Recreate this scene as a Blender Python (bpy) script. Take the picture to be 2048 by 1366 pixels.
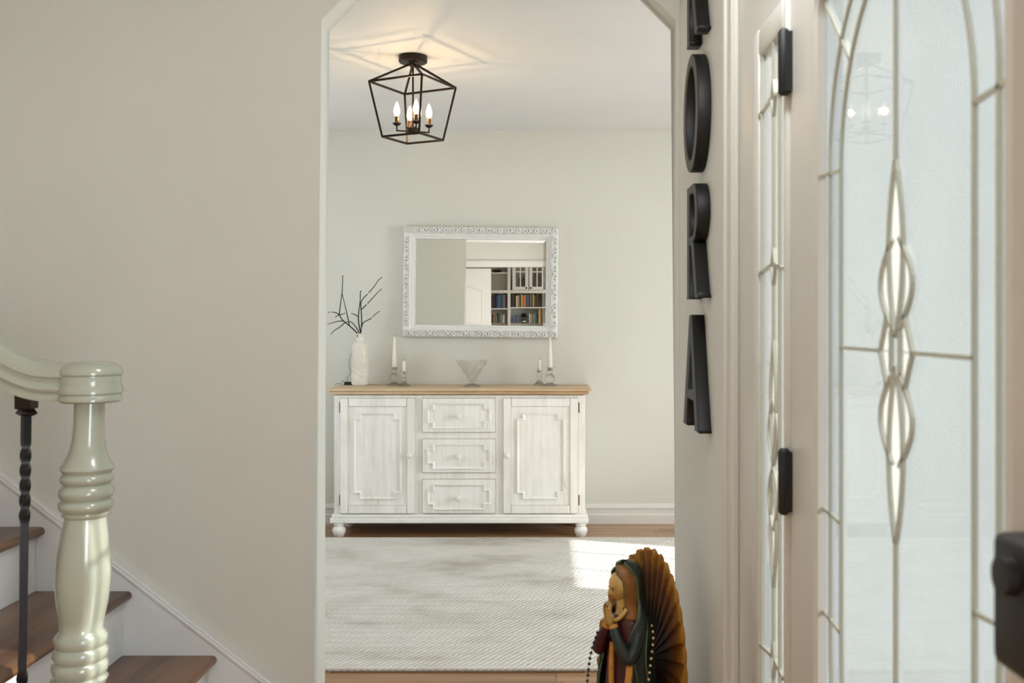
import bpy, bmesh, math, random
from mathutils import Vector, Matrix
random.seed(7)
for o in list(bpy.data.objects):
    bpy.data.objects.remove(o)
SC = bpy.context.scene
COL = SC.collection
PI = math.pi

# ------------------------------------------------------------------ camera
F = 1996.0            # focal length in pixels of the 2048 x 1366 frame
VX, VY = 1083.0, 647.0  # where lines running straight away from the camera meet
CZ = 1.242
cam_d = bpy.data.cameras.new('camera')
cam = bpy.data.objects.new('camera', cam_d)
COL.objects.link(cam)
cam.location = (0, 0, CZ)
cam.rotation_euler = (PI/2, 0, 0)
cam_d.sensor_width = 36.0
cam_d.lens = 36.0*F/2048.0
cam_d.shift_x = -(VX-1024.0)/2048.0
cam_d.shift_y = -(683.0-VY)/2048.0
cam_d.clip_start = 0.02
cam_d.dof.use_dof = True
cam_d.dof.focus_distance = 5.6
cam_d.dof.aperture_fstop = 6.3
SC.camera = cam

# ------------------------------------------------------------------ world, sun, daylight and added fill lights
wd = bpy.data.worlds.new('sky'); SC.world = wd
wd.use_nodes = True
bg = wd.node_tree.nodes['Background']
bg.inputs[0].default_value = (0.74, 0.87, 1.0, 1)
bg.inputs[1].default_value = 1.0
sd = bpy.data.lights.new('sun', 'SUN'); sd.energy = 13.0; sd.angle = math.radians(0.6); sd.color = (1.0, 0.97, 0.91)
sun = bpy.data.objects.new('sun', sd); COL.objects.link(sun)
sun.rotation_euler = Vector((-1.0, 0.33, -0.66)).to_track_quat('-Z', 'Y').to_euler()
sun.location = (6, 2, 8)
def area_light(name, loc, w, h, direction, power, color=(0.865, 0.95, 1.0)):
    ld = bpy.data.lights.new(name, 'AREA'); ld.shape = 'RECTANGLE'; ld.size = w; ld.size_y = h
    ld.energy = power; ld.color = color
    lo = bpy.data.objects.new(name, ld); COL.objects.link(lo); lo.location = loc
    lo.rotation_euler = Vector(direction).to_track_quat('-Z', 'Z').to_euler()
    return lo
area_light('dining_window_daylight', (3.26, 4.25, 1.28), 1.3, 1.55, (-1, 0, 0), 122)
area_light('dining_side_fill', (-2.37, 4.9, 1.35), 1.2, 1.5, (1, 0, 0), 20)  # added fill from the left, evens out the dining room, out of view
area_light('hall_window_fill', (0.57, -0.17, 1.1), 1.15, 1.7, (-1, 0, 0), 105)  # added out of view to brighten the hall
area_light('library_window_fill', (1.52, -3.9, 1.4), 2.0, 1.6, (-1, 0, 0), 58)  # unseen source added so the library is lit
hl = bpy.data.lights.new('hall_fill_point', 'POINT'); hl.energy = 30; hl.shadow_soft_size = 0.075; hl.color = (0.93, 0.97, 1.0)  # added fill light for the arch wall, out of view
hlo = bpy.data.objects.new('hall_fill_point', hl); COL.objects.link(hlo); hlo.location = (0.20, 1.45, 2.33)
SC.view_settings.view_transform = 'Standard'
SC.view_settings.look = 'None'
SC.view_settings.gamma = 1.0
SC.view_settings.use_curve_mapping = False
SC.view_settings.exposure = 0.06
SC.cycles.max_bounces = 9
SC.cycles.diffuse_bounces = 5
SC.cycles.transmission_bounces = 10
SC.cycles.transparent_max_bounces = 12
SC.cycles.caustics_reflective = False
SC.cycles.caustics_refractive = False
SC.cycles.sample_clamp_indirect = 6.0

def W(px, py, d):
    return Vector(((px-VX)*d/F, d, CZ-(py-VY)*d/F))
def S(px):            # sRGB 0..255 triple -> linear
    def c(v):
        v /= 255.0
        return v/12.92 if v <= 0.04045 else ((v+0.055)/1.055)**2.4
    return (c(px[0]), c(px[1]), c(px[2]), 1.0)

# ------------------------------------------------------------------ materials
MATS = {}
def new_mat(name):
    m = bpy.data.materials.new(name); m.use_nodes = True
    nt = m.node_tree
    return m, nt, nt.nodes['Principled BSDF']
def lnk(nt, a, b): nt.links.new(a, b)
def tex_coord(nt, scale=(1, 1, 1), rot=(0, 0, 0)):
    tc = nt.nodes.new('ShaderNodeTexCoord'); mp = nt.nodes.new('ShaderNodeMapping')
    mp.inputs['Scale'].default_value = scale; mp.inputs['Rotation'].default_value = rot
    lnk(nt, tc.outputs['Object'], mp.inputs['Vector'])
    return mp.outputs['Vector']
def noise(nt, vec, scale, detail=4, rough=0.55):
    n = nt.nodes.new('ShaderNodeTexNoise'); n.inputs['Scale'].default_value = scale
    n.inputs['Detail'].default_value = detail; n.inputs['Roughness'].default_value = rough
    if vec is not None: lnk(nt, vec, n.inputs['Vector'])
    return n.outputs['Fac']
def ramp(nt, fac, stops):
    r = nt.nodes.new('ShaderNodeValToRGB'); e = r.color_ramp.elements
    while len(e) < len(stops): e.new(0.5)
    for i, (p, c) in enumerate(stops): e[i].position = p; e[i].color = c
    lnk(nt, fac, r.inputs['Fac'])
    return r.outputs['Color']
def bump(nt, b, height, strength=0.2, dist=0.002):
    n = nt.nodes.new('ShaderNodeBump'); n.inputs['Strength'].default_value = strength; n.inputs['Distance'].default_value = dist
    lnk(nt, height, n.inputs['Height']); lnk(nt, n.outputs['Normal'], b.inputs['Normal'])
def shade(c, k): return (c[0]*k, c[1]*k, c[2]*k, 1)

def mat_plain(name, col, rough=0.5, metal=0.0, coat=0.0, var=0.0, vscale=8.0, bmp=0.0, bscale=60.0, bdist=0.001):
    m, nt, b = new_mat(name)
    b.inputs['Base Color'].default_value = col
    b.inputs['Roughness'].default_value = rough; b.inputs['Metallic'].default_value = metal
    b.inputs['Coat Weight'].default_value = coat; b.inputs['Coat Roughness'].default_value = 0.12
    v = tex_coord(nt)
    if var > 0:
        lnk(nt, ramp(nt, noise(nt, v, vscale), [(0.3, shade(col, 1-var)), (0.7, shade(col, 1+var))]), b.inputs['Base Color'])
    if bmp > 0:
        bump(nt, b, noise(nt, v, bscale, 3), bmp, bdist)
    MATS[name] = m
    return m
def mat_wall(name, col):
    m, nt, b = new_mat(name)
    v = tex_coord(nt)
    lnk(nt, ramp(nt, noise(nt, v, 1.3, 3), [(0.3, shade(col, 0.975)), (0.7, shade(col, 1.02))]), b.inputs['Base Color'])
    b.inputs['Roughness'].default_value = 0.62
    bump(nt, b, noise(nt, v, 130, 2, 0.5), 0.32, 0.0022)
    MATS[name] = m
def mat_wood(name, dark, mid, light, axis='X', scale=7.0, rough=0.4, coat=0.0, stretch=14.0, bmp=0.12, rand=0.0):
    m, nt, b = new_mat(name)
    sc = {'X': (1.0/stretch, 1, 1), 'Y': (1, 1.0/stretch, 1), 'Z': (1, 1, 1.0/stretch)}[axis]
    v = tex_coord(nt, sc)
    if rand:
        oi = nt.nodes.new('ShaderNodeObjectInfo'); add = nt.nodes.new('ShaderNodeVectorMath'); add.operation = 'ADD'
        mul = nt.nodes.new('ShaderNodeVectorMath'); mul.operation = 'SCALE'; mul.inputs['Scale'].default_value = 37.0
        cmb = nt.nodes.new('ShaderNodeCombineXYZ')
        for k in range(3): lnk(nt, oi.outputs['Random'], cmb.inputs[k])
        lnk(nt, cmb.outputs[0], mul.inputs[0]); lnk(nt, v, add.inputs[0]); lnk(nt, mul.outputs[0], add.inputs[1]); v = add.outputs[0]
    n1 = noise(nt, v, scale, 6, 0.6)
    n2 = noise(nt, v, scale*9, 4, 0.6)
    mx = nt.nodes.new('ShaderNodeMath'); mx.operation = 'MULTIPLY_ADD'; mx.inputs[1].default_value = 0.35
    lnk(nt, n2, mx.inputs[0]); lnk(nt, n1, mx.inputs[2])
    colr = ramp(nt, mx.outputs[0], [(0.45, dark), (0.66, mid), (0.86, light)])
    if rand:
        hsv = nt.nodes.new('ShaderNodeHueSaturation'); mr = nt.nodes.new('ShaderNodeMapRange')
        mr.inputs['To Min'].default_value = 1-rand; mr.inputs['To Max'].default_value = 1+rand
        lnk(nt, oi.outputs['Random'], mr.inputs['Value']); lnk(nt, mr.outputs[0], hsv.inputs['Value'])
        lnk(nt, colr, hsv.inputs['Color']); colr = hsv.outputs['Color']
    lnk(nt, colr, b.inputs['Base Color'])
    b.inputs['Roughness'].default_value = rough; b.inputs['Coat Weight'].default_value = coat; b.inputs['Coat Roughness'].default_value = 0.2
    bump(nt, b, n2, bmp, 0.001)
    MATS[name] = m
def mat_whitewash(name, axis):
    m, nt, b = new_mat(name)
    sc = (1, 1, 0.05) if axis == 'Z' else (0.05, 1, 1)
    v = tex_coord(nt, sc)
    n1 = noise(nt, v, 45, 5, 0.65); n2 = noise(nt, tex_coord(nt, (1, 1, 0.4) if axis == 'Z' else (0.4, 1, 1)), 9, 4)
    mx = nt.nodes.new('ShaderNodeMath'); mx.operation = 'MULTIPLY'
    lnk(nt, n1, mx.inputs[0]); lnk(nt, n2, mx.inputs[1])
    lnk(nt, ramp(nt, mx.outputs[0], [(0.09, S((190, 180, 165))), (0.15, S((230, 227, 220))), (0.30, S((243, 241, 236)))]), b.inputs['Base Color'])
    b.inputs['Roughness'].default_value = 0.55
    bump(nt, b, n1, 0.35, 0.0015)
    MATS[name] = m
def mat_glass(name, col=(1, 1, 1, 1), rough=0.0, ior=1.5):
    m, nt, b = new_mat(name)
    b.inputs['Base Color'].default_value = col; b.inputs['Roughness'].default_value = rough
    b.inputs['Transmission Weight'].default_value = 1.0; b.inputs['IOR'].default_value = ior
    tp = nt.nodes.new('ShaderNodeBsdfTransparent'); mx = nt.nodes.new('ShaderNodeMixShader'); mx.inputs[0].default_value = 0.55
    lnk(nt, b.outputs[0], mx.inputs[1]); lnk(nt, tp.outputs[0], mx.inputs[2]); lnk(nt, mx.outputs[0], nt.nodes['Material Output'].inputs['Surface'])
    MATS[name] = m
def mat_frosted(name, col, bscale=90.0, clear=0.30):
    # textured daylight glass: scatters what comes through it, with a glossy skin
    m, nt, b = new_mat(name)
    out = nt.nodes['Material Output']
    tr = nt.nodes.new('ShaderNodeBsdfTranslucent'); tr.inputs['Color'].default_value = col
    tp = nt.nodes.new('ShaderNodeBsdfTransparent'); tp.inputs['Color'].default_value = (0.95, 0.98, 1, 1)
    v = tex_coord(nt)
    lnk(nt, ramp(nt, noise(nt, v, 5.0, 5), [(0.3, shade(col, 0.86)), (0.7, shade(col, 1.1))]), tr.inputs['Color'])
    mx = nt.nodes.new('ShaderNodeMixShader'); mx.inputs[0].default_value = clear
    lnk(nt, tr.outputs[0], mx.inputs[1]); lnk(nt, tp.outputs[0], mx.inputs[2])
    gl = nt.nodes.new('ShaderNodeBsdfGlossy'); gl.inputs['Roughness'].default_value = 0.02; gl.inputs['Color'].default_value = (1, 1, 1, 1)
    fr = nt.nodes.new('ShaderNodeFresnel'); fr.inputs['IOR'].default_value = 1.25
    m2 = nt.nodes.new('ShaderNodeMixShader')
    bp = nt.nodes.new('ShaderNodeBump'); bp.inputs['Strength'].default_value = 0.012; bp.inputs['Distance'].default_value = 0.002
    lnk(nt, noise(nt, v, bscale, 2), bp.inputs['Height']); lnk(nt, bp.outputs['Normal'], gl.inputs['Normal'])
    lnk(nt, fr.outputs[0], m2.inputs[0]); lnk(nt, mx.outputs[0], m2.inputs[1]); lnk(nt, gl.outputs[0], m2.inputs[2])
    lnk(nt, m2.outputs[0], out.inputs['Surface'])
    MATS[name] = m
def mat_clear_pane(name):
    m, nt, b = new_mat(name)
    out = nt.nodes['Material Output']
    tp = nt.nodes.new('ShaderNodeBsdfTransparent'); gl = nt.nodes.new('ShaderNodeBsdfGlossy'); gl.inputs['Roughness'].default_value = 0.02
    mx = nt.nodes.new('ShaderNodeMixShader'); mx.inputs[0].default_value = 0.06
    lnk(nt, tp.outputs[0], mx.inputs[1]); lnk(nt, gl.outputs[0], mx.inputs[2]); lnk(nt, mx.outputs[0], out.inputs['Surface'])
    MATS[name] = m
def mat_emit(name, col, strength):
    m, nt, b = new_mat(name)
    b.inputs['Base Color'].default_value = col
    b.inputs['Emission Color'].default_value = col; b.inputs['Emission Strength'].default_value = strength
    MATS[name] = m

mat_wall('wall_paint', S((213, 212, 203)))
mat_wall('ceiling_paint', S((223, 222, 221)))
mat_plain('trim_white', S((222, 220, 214)), 0.35)
mat_plain('skirt_white', S((222, 222, 220)), 0.4, var=0.02)
mat_plain('door_paint', S((206, 204, 196)), 0.35, bmp=0.05, bscale=200)
mat_wood('floor_wood', S((112, 74, 44)), S((150, 108, 70)), S((178, 138, 98)), 'X', 6, 0.32, 0.25, 16, 0.08, 0.16)
mat_wood('tread_wood', S((52, 34, 22)), S((92, 62, 40)), S((124, 88, 58)), 'Y', 9, 0.33, 0.2, 13, 0.25, 0.06)
mat_wood('pine_top', S((168, 132, 92)), S((208, 182, 146)), S((222, 202, 172)), 'X', 8, 0.5, 0, 18, 0.15)
mat_whitewash('whitewash_v', 'Z'); mat_whitewash('whitewash_h', 'X')
mat_plain('worn_edge', S((150, 128, 100)), 0.7, var=0.3, vscale=30)
mat_plain('sage_paint', S((160, 163, 147)), 0.22, coat=0.5)
mat_plain('iron', S((44, 43, 44)), 0.38, 0.7, bmp=0.15, bscale=150)
mat_plain('bronze', S((46, 36, 28)), 0.42, 0.75)
mat_plain('bronze_sleeve', S((96, 68, 40)), 0.35, 0.85)
mat_plain('frame_white', S((232, 231, 228)), 0.45, var=0.02, vscale=40)
mat_plain('mirror_glass', (0.93, 0.94, 0.90, 1), 0.0, 1.0)
mat_plain('ceramic', S((228, 222, 210)), 0.3, coat=0.3)
mat_plain('twig', S((44, 34, 30)), 0.7, bmp=0.3, bscale=200)
mat_plain('black_plastic', S((22, 22, 23)), 0.45)
mat_plain('lock_black', S((20, 19, 18)), 0.5, bmp=0.2, bscale=300)
mat_plain('wax', S((236, 230, 214)), 0.5)
mat_plain('wick', S((40, 38, 36)), 0.9)
mat_glass('crystal', (0.97, 0.98, 0.97, 1))

mat_frosted('frosted', (0.064, 0.084, 0.102, 1))
mat_frosted('frosted_side', (0.050, 0.066, 0.080, 1), 90.0, 0.46)
mat_clear_pane('bevel_glass')
mat_clear_pane('clear_pane')
mat_plain('came_metal', S((186, 185, 170)), 0.35, 0.4)
mat_plain('letter_black', S((15, 14, 12)), 0.55)
mat_emit('filament', (1.0, 0.70, 0.36, 1), 1300.0)
m, nt, b = new_mat('bulb_glow')
em = nt.nodes.new('ShaderNodeEmission'); em.inputs[0].default_value = (1.0, 0.80, 0.52, 1); em.inputs[1].default_value = 3.2
tp = nt.nodes.new('ShaderNodeBsdfTransparent'); mx = nt.nodes.new('ShaderNodeMixShader'); mx.inputs[0].default_value = 0.62
lnk(nt, em.outputs[0], mx.inputs[1]); lnk(nt, tp.outputs[0], mx.inputs[2]); lnk(nt, mx.outputs[0], nt.nodes['Material Output'].inputs['Surface'])
MATS['bulb_glow'] = m
mat_plain('twig_light', S((246, 243, 236)), 0.4)
mat_plain('knob_black', S((30, 26, 24)), 0.4)
mat_plain('knob_white', S((234, 232, 226)), 0.35)
# rug
m, nt, b = new_mat('rug_weave')
v = tex_coord(nt)
patch = noise(nt, tex_coord(nt, (0.75, 1.5, 1)), 2.3, 6, 0.62)
vr = tex_coord(nt, (1, 1, 1), (0, 0, 0.55))
wv = nt.nodes.new('ShaderNodeTexWave'); wv.wave_type = 'BANDS'; wv.bands_direction = 'X'
wv.inputs['Scale'].default_value = 15; wv.inputs['Distortion'].default_value = 2.6; wv.inputs['Detail'].default_value = 2; wv.inputs['Detail Scale'].default_value = 1.6
lnk(nt, vr, wv.inputs['Vector'])
row = nt.nodes.new('ShaderNodeTexWave'); row.wave_type = 'BANDS'; row.bands_direction = 'Y'
row.inputs['Scale'].default_value = 5; row.inputs['Distortion'].default_value = 1.5
lnk(nt, v, row.inputs['Vector'])
base = ramp(nt, patch, [(0.30, S((186, 180, 168))), (0.46, S((217, 213, 204))), (0.60, S((229, 225, 218))), (0.78, S((212, 202, 190)))])
mixc = nt.nodes.new('ShaderNodeMixRGB'); mixc.blend_type = 'MULTIPLY'; mixc.inputs[0].default_value = 0.50
lnk(nt, base, mixc.inputs[1])
lnk(nt, ramp(nt, wv.outputs['Fac'], [(0.0, (0.70, 0.69, 0.67, 1)), (0.6, (1, 1, 1, 1))]), mixc.inputs[2])
lnk(nt, mixc.outputs[0], b.inputs['Base Color']); b.inputs['Roughness'].default_value = 0.95
ad = nt.nodes.new('ShaderNodeMath'); ad.operation = 'ADD'; lnk(nt, wv.outputs['Fac'], ad.inputs[0]); lnk(nt, row.outputs['Fac'], ad.inputs[1])
bump(nt, b, ad.outputs[0], 0.6, 0.006)
MATS['rug_weave'] = m

# ------------------------------------------------------------------ mesh helpers
def mesh_from_bm(name, bm, smooth=None):
    bmesh.ops.recalc_face_normals(bm, faces=bm.faces)
    me = bpy.data.meshes.new(name); bm.to_mesh(me); bm.free()
    if smooth is not None:
        for p in me.polygons: p.use_smooth = True
        me.set_sharp_from_angle(angle=math.radians(smooth))
    return me
def obj(name, bm, mat, parent=None, smooth=None, label=None):
    me = bm if isinstance(bm, bpy.types.Mesh) else mesh_from_bm(name, bm, smooth)
    o = bpy.data.objects.new(name, me); COL.objects.link(o)
    if mat and not me.materials: me.materials.append(MATS[mat])
    if parent is not None: o.parent = parent
    if label: o['label'] = label
    return o
def thing(name, label, cat, loc=(0, 0, 0), rotz=0.0, group=None):
    o = bpy.data.objects.new(name, None); COL.objects.link(o); o.empty_display_size = 0.1
    o.location = loc; o.rotation_euler = (0, 0, rotz); o['label'] = label; o['category'] = cat
    if group: o['group'] = group
    return o
def tag(o, label, cat, group=None):
    o['label'] = label; o['category'] = cat
    if group: o['group'] = group
    return o
def struct(name, bm, mat, smooth=None, label=None):
    o = obj(name, bm, mat, None, smooth); o['kind'] = 'structure'
    if label: o['label'] = label
    return o
def BM(): return bmesh.new()
def box(bm, lo, hi, bev=0.0, seg=1):
    r = bmesh.ops.create_cube(bm, size=1.0)
    vs = r['verts']
    c = [(lo[i]+hi[i])/2 for i in range(3)]; s = [hi[i]-lo[i] for i in range(3)]
    for vv in vs: vv.co = Vector((c[0]+vv.co.x*s[0], c[1]+vv.co.y*s[1], c[2]+vv.co.z*s[2]))
    if bev > 0:
        es = set(e for vv in vs for e in vv.link_edges)
        bmesh.ops.bevel(bm, geom=list(es), offset=bev, segments=seg, profile=0.5, affect='EDGES')
    return bm
def bx(lo, hi, bev=0.0, seg=1): return box(BM(), lo, hi, bev, seg)
def lathe(bm, prof, n=32, c=(0, 0), lean=None, ell=(1, 1), fn=None):
    rings = []
    for (r, z) in prof:
        ring = []
        for k in range(n):
            a = 2*PI*k/n
            rr = r if fn is None else fn(r, z, a)
            x = c[0]+rr*math.cos(a)*ell[0]; y = c[1]+rr*math.sin(a)*ell[1]
            if lean: x += lean*z
            ring.append(bm.verts.new((x, y, z)))
        rings.append(ring)
    for i in range(len(rings)-1):
        for k in range(n):
            bm.faces.new((rings[i][k], rings[i][(k+1) % n], rings[i+1][(k+1) % n], rings[i+1][k]))
    for ring, r in ((rings[0], prof[0][0]), (rings[-1], prof[-1][0])):
        if r > 1e-5:
            bm.faces.new(ring)
    bmesh.ops.remove_doubles(bm, verts=bm.verts, dist=1e-6)
    return bm
def frame_at(t):
    t = t.normalized()
    up = Vector((0, 0, 1)) if abs(t.z) < 0.95 else Vector((0, 1, 0))
    s = t.cross(up).normalized(); u = s.cross(t).normalized()
    return s, u
def sweep(bm, pts, prof, closed_prof=True, scales=None, up=None, caps=True):
    """sweep a 2D profile (list of (side, up)) along points"""
    pts = [Vector(p) for p in pts]; rings = []
    s0 = None
    for i, p in enumerate(pts):
        t = (pts[min(i+1, len(pts)-1)]-pts[max(i-1, 0)]).normalized()
        if up is not None:
            s = t.cross(Vector(up)).normalized(); u = s.cross(t).normalized()
        elif s0 is None:
            s, u = frame_at(t)
        else:
            s = (s0-t*s0.dot(t)).normalized(); u = s.cross(t).normalized()
        s0 = s
        k = 1.0 if scales is None else scales[i]
        rings.append([bm.verts.new(p+s*(q[0]*k)+u*(q[1]*k)) for q in prof])
    n = len(prof)
    for i in range(len(rings)-1):
        for k in range(n if closed_prof else n-1):
            bm.faces.new((rings[i][k], rings[i][(k+1) % n], rings[i+1][(k+1) % n], rings[i+1][k]))
    if caps and closed_prof:
        bm.faces.new(rings[0]); bm.faces.new(list(reversed(rings[-1])))
    return bm
def circ(r, n=8): return [(r*math.cos(2*PI*k/n), r*math.sin(2*PI*k/n)) for k in range(n)]
def tube(bm, pts, r, n=8, scales=None): return sweep(bm, pts, circ(r, n), True, scales)
def bar(bm, a, b, w=0.01):
    h = w/2
    return sweep(bm, [a, b], [(-h, -h), (h, -h), (h, h), (-h, h)])
def prism(bm, pts, axis, a, b):
    """extrude a polygon given as 2D points; axis = constant axis"""
    def mk(p, q):
        if axis == 'Y': return (p[0], q, p[1])
        if axis == 'X': return (q, p[0], p[1])
        return (p[0], p[1], q)
    v0 = [bm.verts.new(mk(p, a)) for p in pts]; v1 = [bm.verts.new(mk(p, b)) for p in pts]
    n = len(pts)
    bm.faces.new(v0); bm.faces.new(list(reversed(v1)))
    for k in range(n): bm.faces.new((v0[k], v0[(k+1) % n], v1[(k+1) % n], v1[k]))
    return bm
def sphere(bm, c, r, u=12, v=8, sc=(1, 1, 1)):
    res = bmesh.ops.create_uvsphere(bm, u_segments=u, v_segments=v, radius=1.0)
    for vv in res['verts']: vv.co = Vector((c[0]+vv.co.x*r*sc[0], c[1]+vv.co.y*r*sc[1], c[2]+vv.co.z*r*sc[2]))
    return bm
def smooth_path(pts, n=6):
    pts = [Vector(p) for p in pts]; out = []
    for i in range(len(pts)-1):
        p0 = pts[max(i-1, 0)]; p1 = pts[i]; p2 = pts[i+1]; p3 = pts[min(i+2, len(pts)-1)]
        for k in range(n):
            t = k/n
            out.append(0.5*((2*p1)+(p2-p0)*t+(2*p0-5*p1+4*p2-p3)*t*t+(3*p1-p0-3*p2+p3)*t**3))
    out.append(pts[-1])
    return out
def sub(p, loc): return Vector(p)-Vector(loc)

# ------------------------------------------------------------------ measures of the place
H = 2.44
YW, YB = 3.148, 3.271       # arch wall, hall face and dining face
D = 6.20                    # far dining wall
XR = 0.436                  # right wall of the hall
XL = -0.707                 # left jamb of the arched opening
DX0, DX1 = -2.2, 3.10       # dining room side walls
LX0, LX1 = -2.6, 1.35       # library side walls
YH = -1.65                  # wall behind the camera
YL = -6.15                  # library back wall

# ------------------------------------------------------------------ structure
struct('wall_far', bx((DX0-0.1, D, 0), (DX1+0.12, D+0.1, H)), 'wall_paint')
# arch wall with clipped upper corners, softened edge
zc, zt, ck = 2.206, 2.326, 0.12
bm = BM()
prism(bm, [(-2.85, 0), (XL, 0), (XL, zc), (XL+ck, zt), (XR-ck, zt), (XR, zc), (XR, 0), (DX1+0.12, 0), (DX1+0.12, H), (-2.85, H)], 'Y', YW, YB)
es = [e for e in bm.edges if abs(e.verts[0].co.y-e.verts[1].co.y) < 1e-6
      and all(XL-1e-4 <= vv.co.x <= XR+1e-4 and (vv.co.z <= zt+1e-4) and vv.co.z >= 0 for vv in e.verts)
      and not (e.verts[0].co.z < 1e-6 and e.verts[1].co.z < 1e-6)]
bmesh.ops.bevel(bm, geom=es, offset=0.013, segments=3, profile=0.5, affect='EDGES')
struct('wall_arch', bm, 'wall_paint', 40)
bm = BM()
box(bm, (DX0-0.1, YB, 0), (DX0, 4.3, H)); box(bm, (DX0-0.1, 5.5, 0), (DX0, D, H)); box(bm, (DX0-0.1, 4.3, 0), (DX0, 5.5, 0.6)); box(bm, (DX0-0.1, 4.3, 2.1), (DX0, 5.5, H))
struct('wall_dining_left', bm, 'wall_paint')
# dining front wall with its window
WY0, WY1, WZ0, WZ1 = 3.625, 4.75, 0.5, 2.045
bm = BM()
box(bm, (DX1, YB, 0), (DX1+0.12, WY0, H)); box(bm, (DX1, WY1, 0), (DX1+0.12, D, H))
box(bm, (DX1, WY0, 0), (DX1+0.12, WY1, WZ0)); box(bm, (DX1, WY0, WZ1), (DX1+0.12, WY1, H))
struct('wall_dining_front', bm, 'wall_paint')
def window_unit(name, x0, x1, y0, y1, z0, z1, muntins_y, muntins_z):
    bm = BM(); t = 0.045
    box(bm, (x0, y0, z0), (x1, y0+t, z1)); box(bm, (x0, y1-t, z0), (x1, y1, z1))
    box(bm, (x0, y0, z0), (x1, y1, z0+t)); box(bm, (x0, y0, z1-t), (x1, y1, z1))
    o = struct(name, bm, 'trim_white'); xm = (x0+x1)/2
    for q in muntins_y: obj('muntin', bx((xm-0.012, q-0.008, z0+t), (xm+0.012, q+0.008, z1-t)), 'trim_white', o)
    for q in muntins_z: obj('muntin', bx((xm-0.012, y0+t, q-0.011), (xm+0.012, y1-t, q+0.011)), 'trim_white', o)
    obj('pane', bx((xm-0.002, y0+t, z0+t), (xm+0.002, y1-t, z1-t)), 'clear_pane', o)
    return o
window_unit('window_1', DX1+0.02, DX1+0.09, WY0, WY1, WZ0, WZ1, [4.03, 4.40], [])
window_unit('added_side_window', DX0-0.09, DX0-0.02, 4.3, 5.5, 0.6, 2.1, [4.9], [1.35])  # unseen window added for the left dining fill
# hall right wall: opening for the front door with sidelight, added window further back
DO0, DO1, DZ = 0.735, 2.20, 2.10
bm = BM()
box(bm, (XR, DO1, 0), (XR+0.12, YW, H)); box(bm, (XR, DO0, DZ), (XR+0.12, DO1, H))
box(bm, (XR, 0.42, 0), (XR+0.12, DO0, H)); box(bm, (XR, -0.76, 0), (XR+0.12, 0.42, 0.25)); box(bm, (XR, -0.76, 1.95), (XR+0.12, 0.42, H))
box(bm, (XR, YH-0.12, 0), (XR+0.12, -0.76, H))
struct('wall_right', bm, 'wall_paint')
window_unit('added_hall_window', XR+0.02, XR+0.09, -0.76, 0.42, 0.25, 1.95, [-0.17], [1.1])  # window added out of view to carry the hall fill
struct('wall_left', bx((-2.85, YH, 0), (-2.75, YW, H)), 'wall_paint')
# wall behind the camera with a wide cased opening into the library
OX0, OX1, OZ = -1.62, 0.36, 2.035
bm = BM()
box(bm, (-2.85, YH-0.12, 0), (OX0, YH, H)); box(bm, (OX1, YH-0.12, 0), (XR, YH, H)); box(bm, (OX0, YH-0.12, OZ), (OX1, YH, H))
struct('wall_back', bm, 'wall_paint')
bm = BM()
box(bm, (OX0-0.09, YH, OZ), (OX1+0.09, YH+0.02, OZ+0.075), 0.004); box(bm, (OX0-0.10, YH, OZ+0.075), (OX1+0.1, YH+0.03, OZ+0.09), 0.003)
box(bm, (OX0-0.09, YH, 0), (OX0, YH+0.02, OZ), 0.004)
struct('trim_1', bm, 'trim_white')
# library shell
struct('wall_library_back', bx((LX0, YL-0.1, 0), (LX1, YL, H)), 'wall_paint')
struct('wall_library_left', bx((LX0-0.1, YL, 0), (LX0, YH-0.12, H)), 'wall_paint')
bm = BM()
box(bm, (LX1, YL, 0), (LX1+0.1, -4.9, H)); box(bm, (LX1, -2.9, 0), (LX1+0.1, YH-0.12, H))
box(bm, (LX1, -4.9, 0), (LX1+0.1, -2.9, 0.6)); box(bm, (LX1, -4.9, 2.2), (LX1+0.1, -2.9, H))
struct('wall_library_right', bm, 'wall_paint')
window_unit('added_library_window', LX1+0.02, LX1+0.08, -4.9, -2.9, 0.6, 2.2, [-3.9], [1.4])  # added opening for the library fill, not in view
bm = BM()
box(bm, (-2.95, YL-0.1, H), (LX1+0.1, YH-0.12, H+0.1)); box(bm, (-2.95, YH-0.12, H), (XR+0.12, YW, H+0.1)); box(bm, (-2.95, YW, H), (DX1+0.12, D+0.1, H+0.1))
struct('ceiling', bm, 'ceiling_paint')
bm = BM()
box(bm, (-2.95, YL-0.1, -0.1), (LX1+0.1, YH-0.12, -0.004)); box(bm, (-2.95, YH-0.12, -0.1), (XR+0.12, YW, -0.004)); box(bm, (-2.95, YW, -0.1), (DX1+0.12, D+0.1, -0.004))
floor = struct('floor', bm, 'floor_wood')
# plank floor of the dining room and the hall beyond the first step
pw = 0.083; y = D-0.001; rowi = 0
plank_mesh = {}
while y > 2.6:
    x = DX0 - random.random()*1.0
    xmin, xmax = (DX0, DX1) if y-pw > YB-0.05 else (-0.72, XR)
    while x < xmax:
        L = random.choice([0.9, 1.2, 1.5]); a, b_ = max(x, xmin), min(x+L, xmax)
        if b_-a > 0.05:
            key = round(b_-a, 2)
            if key not in plank_mesh:
                plank_mesh[key] = mesh_from_bm('plank', bx((-(b_-a)/2+0.0006, -pw/2+0.0007, -0.016), ((b_-a)/2-0.0006, pw/2-0.0007, 0), 0.0012))
            o = obj('plank', plank_mesh[key], 'floor_wood', floor); o.location = ((a+b_)/2, y-pw/2, 0)
        x += L
    y -= pw; rowi += 1
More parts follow.
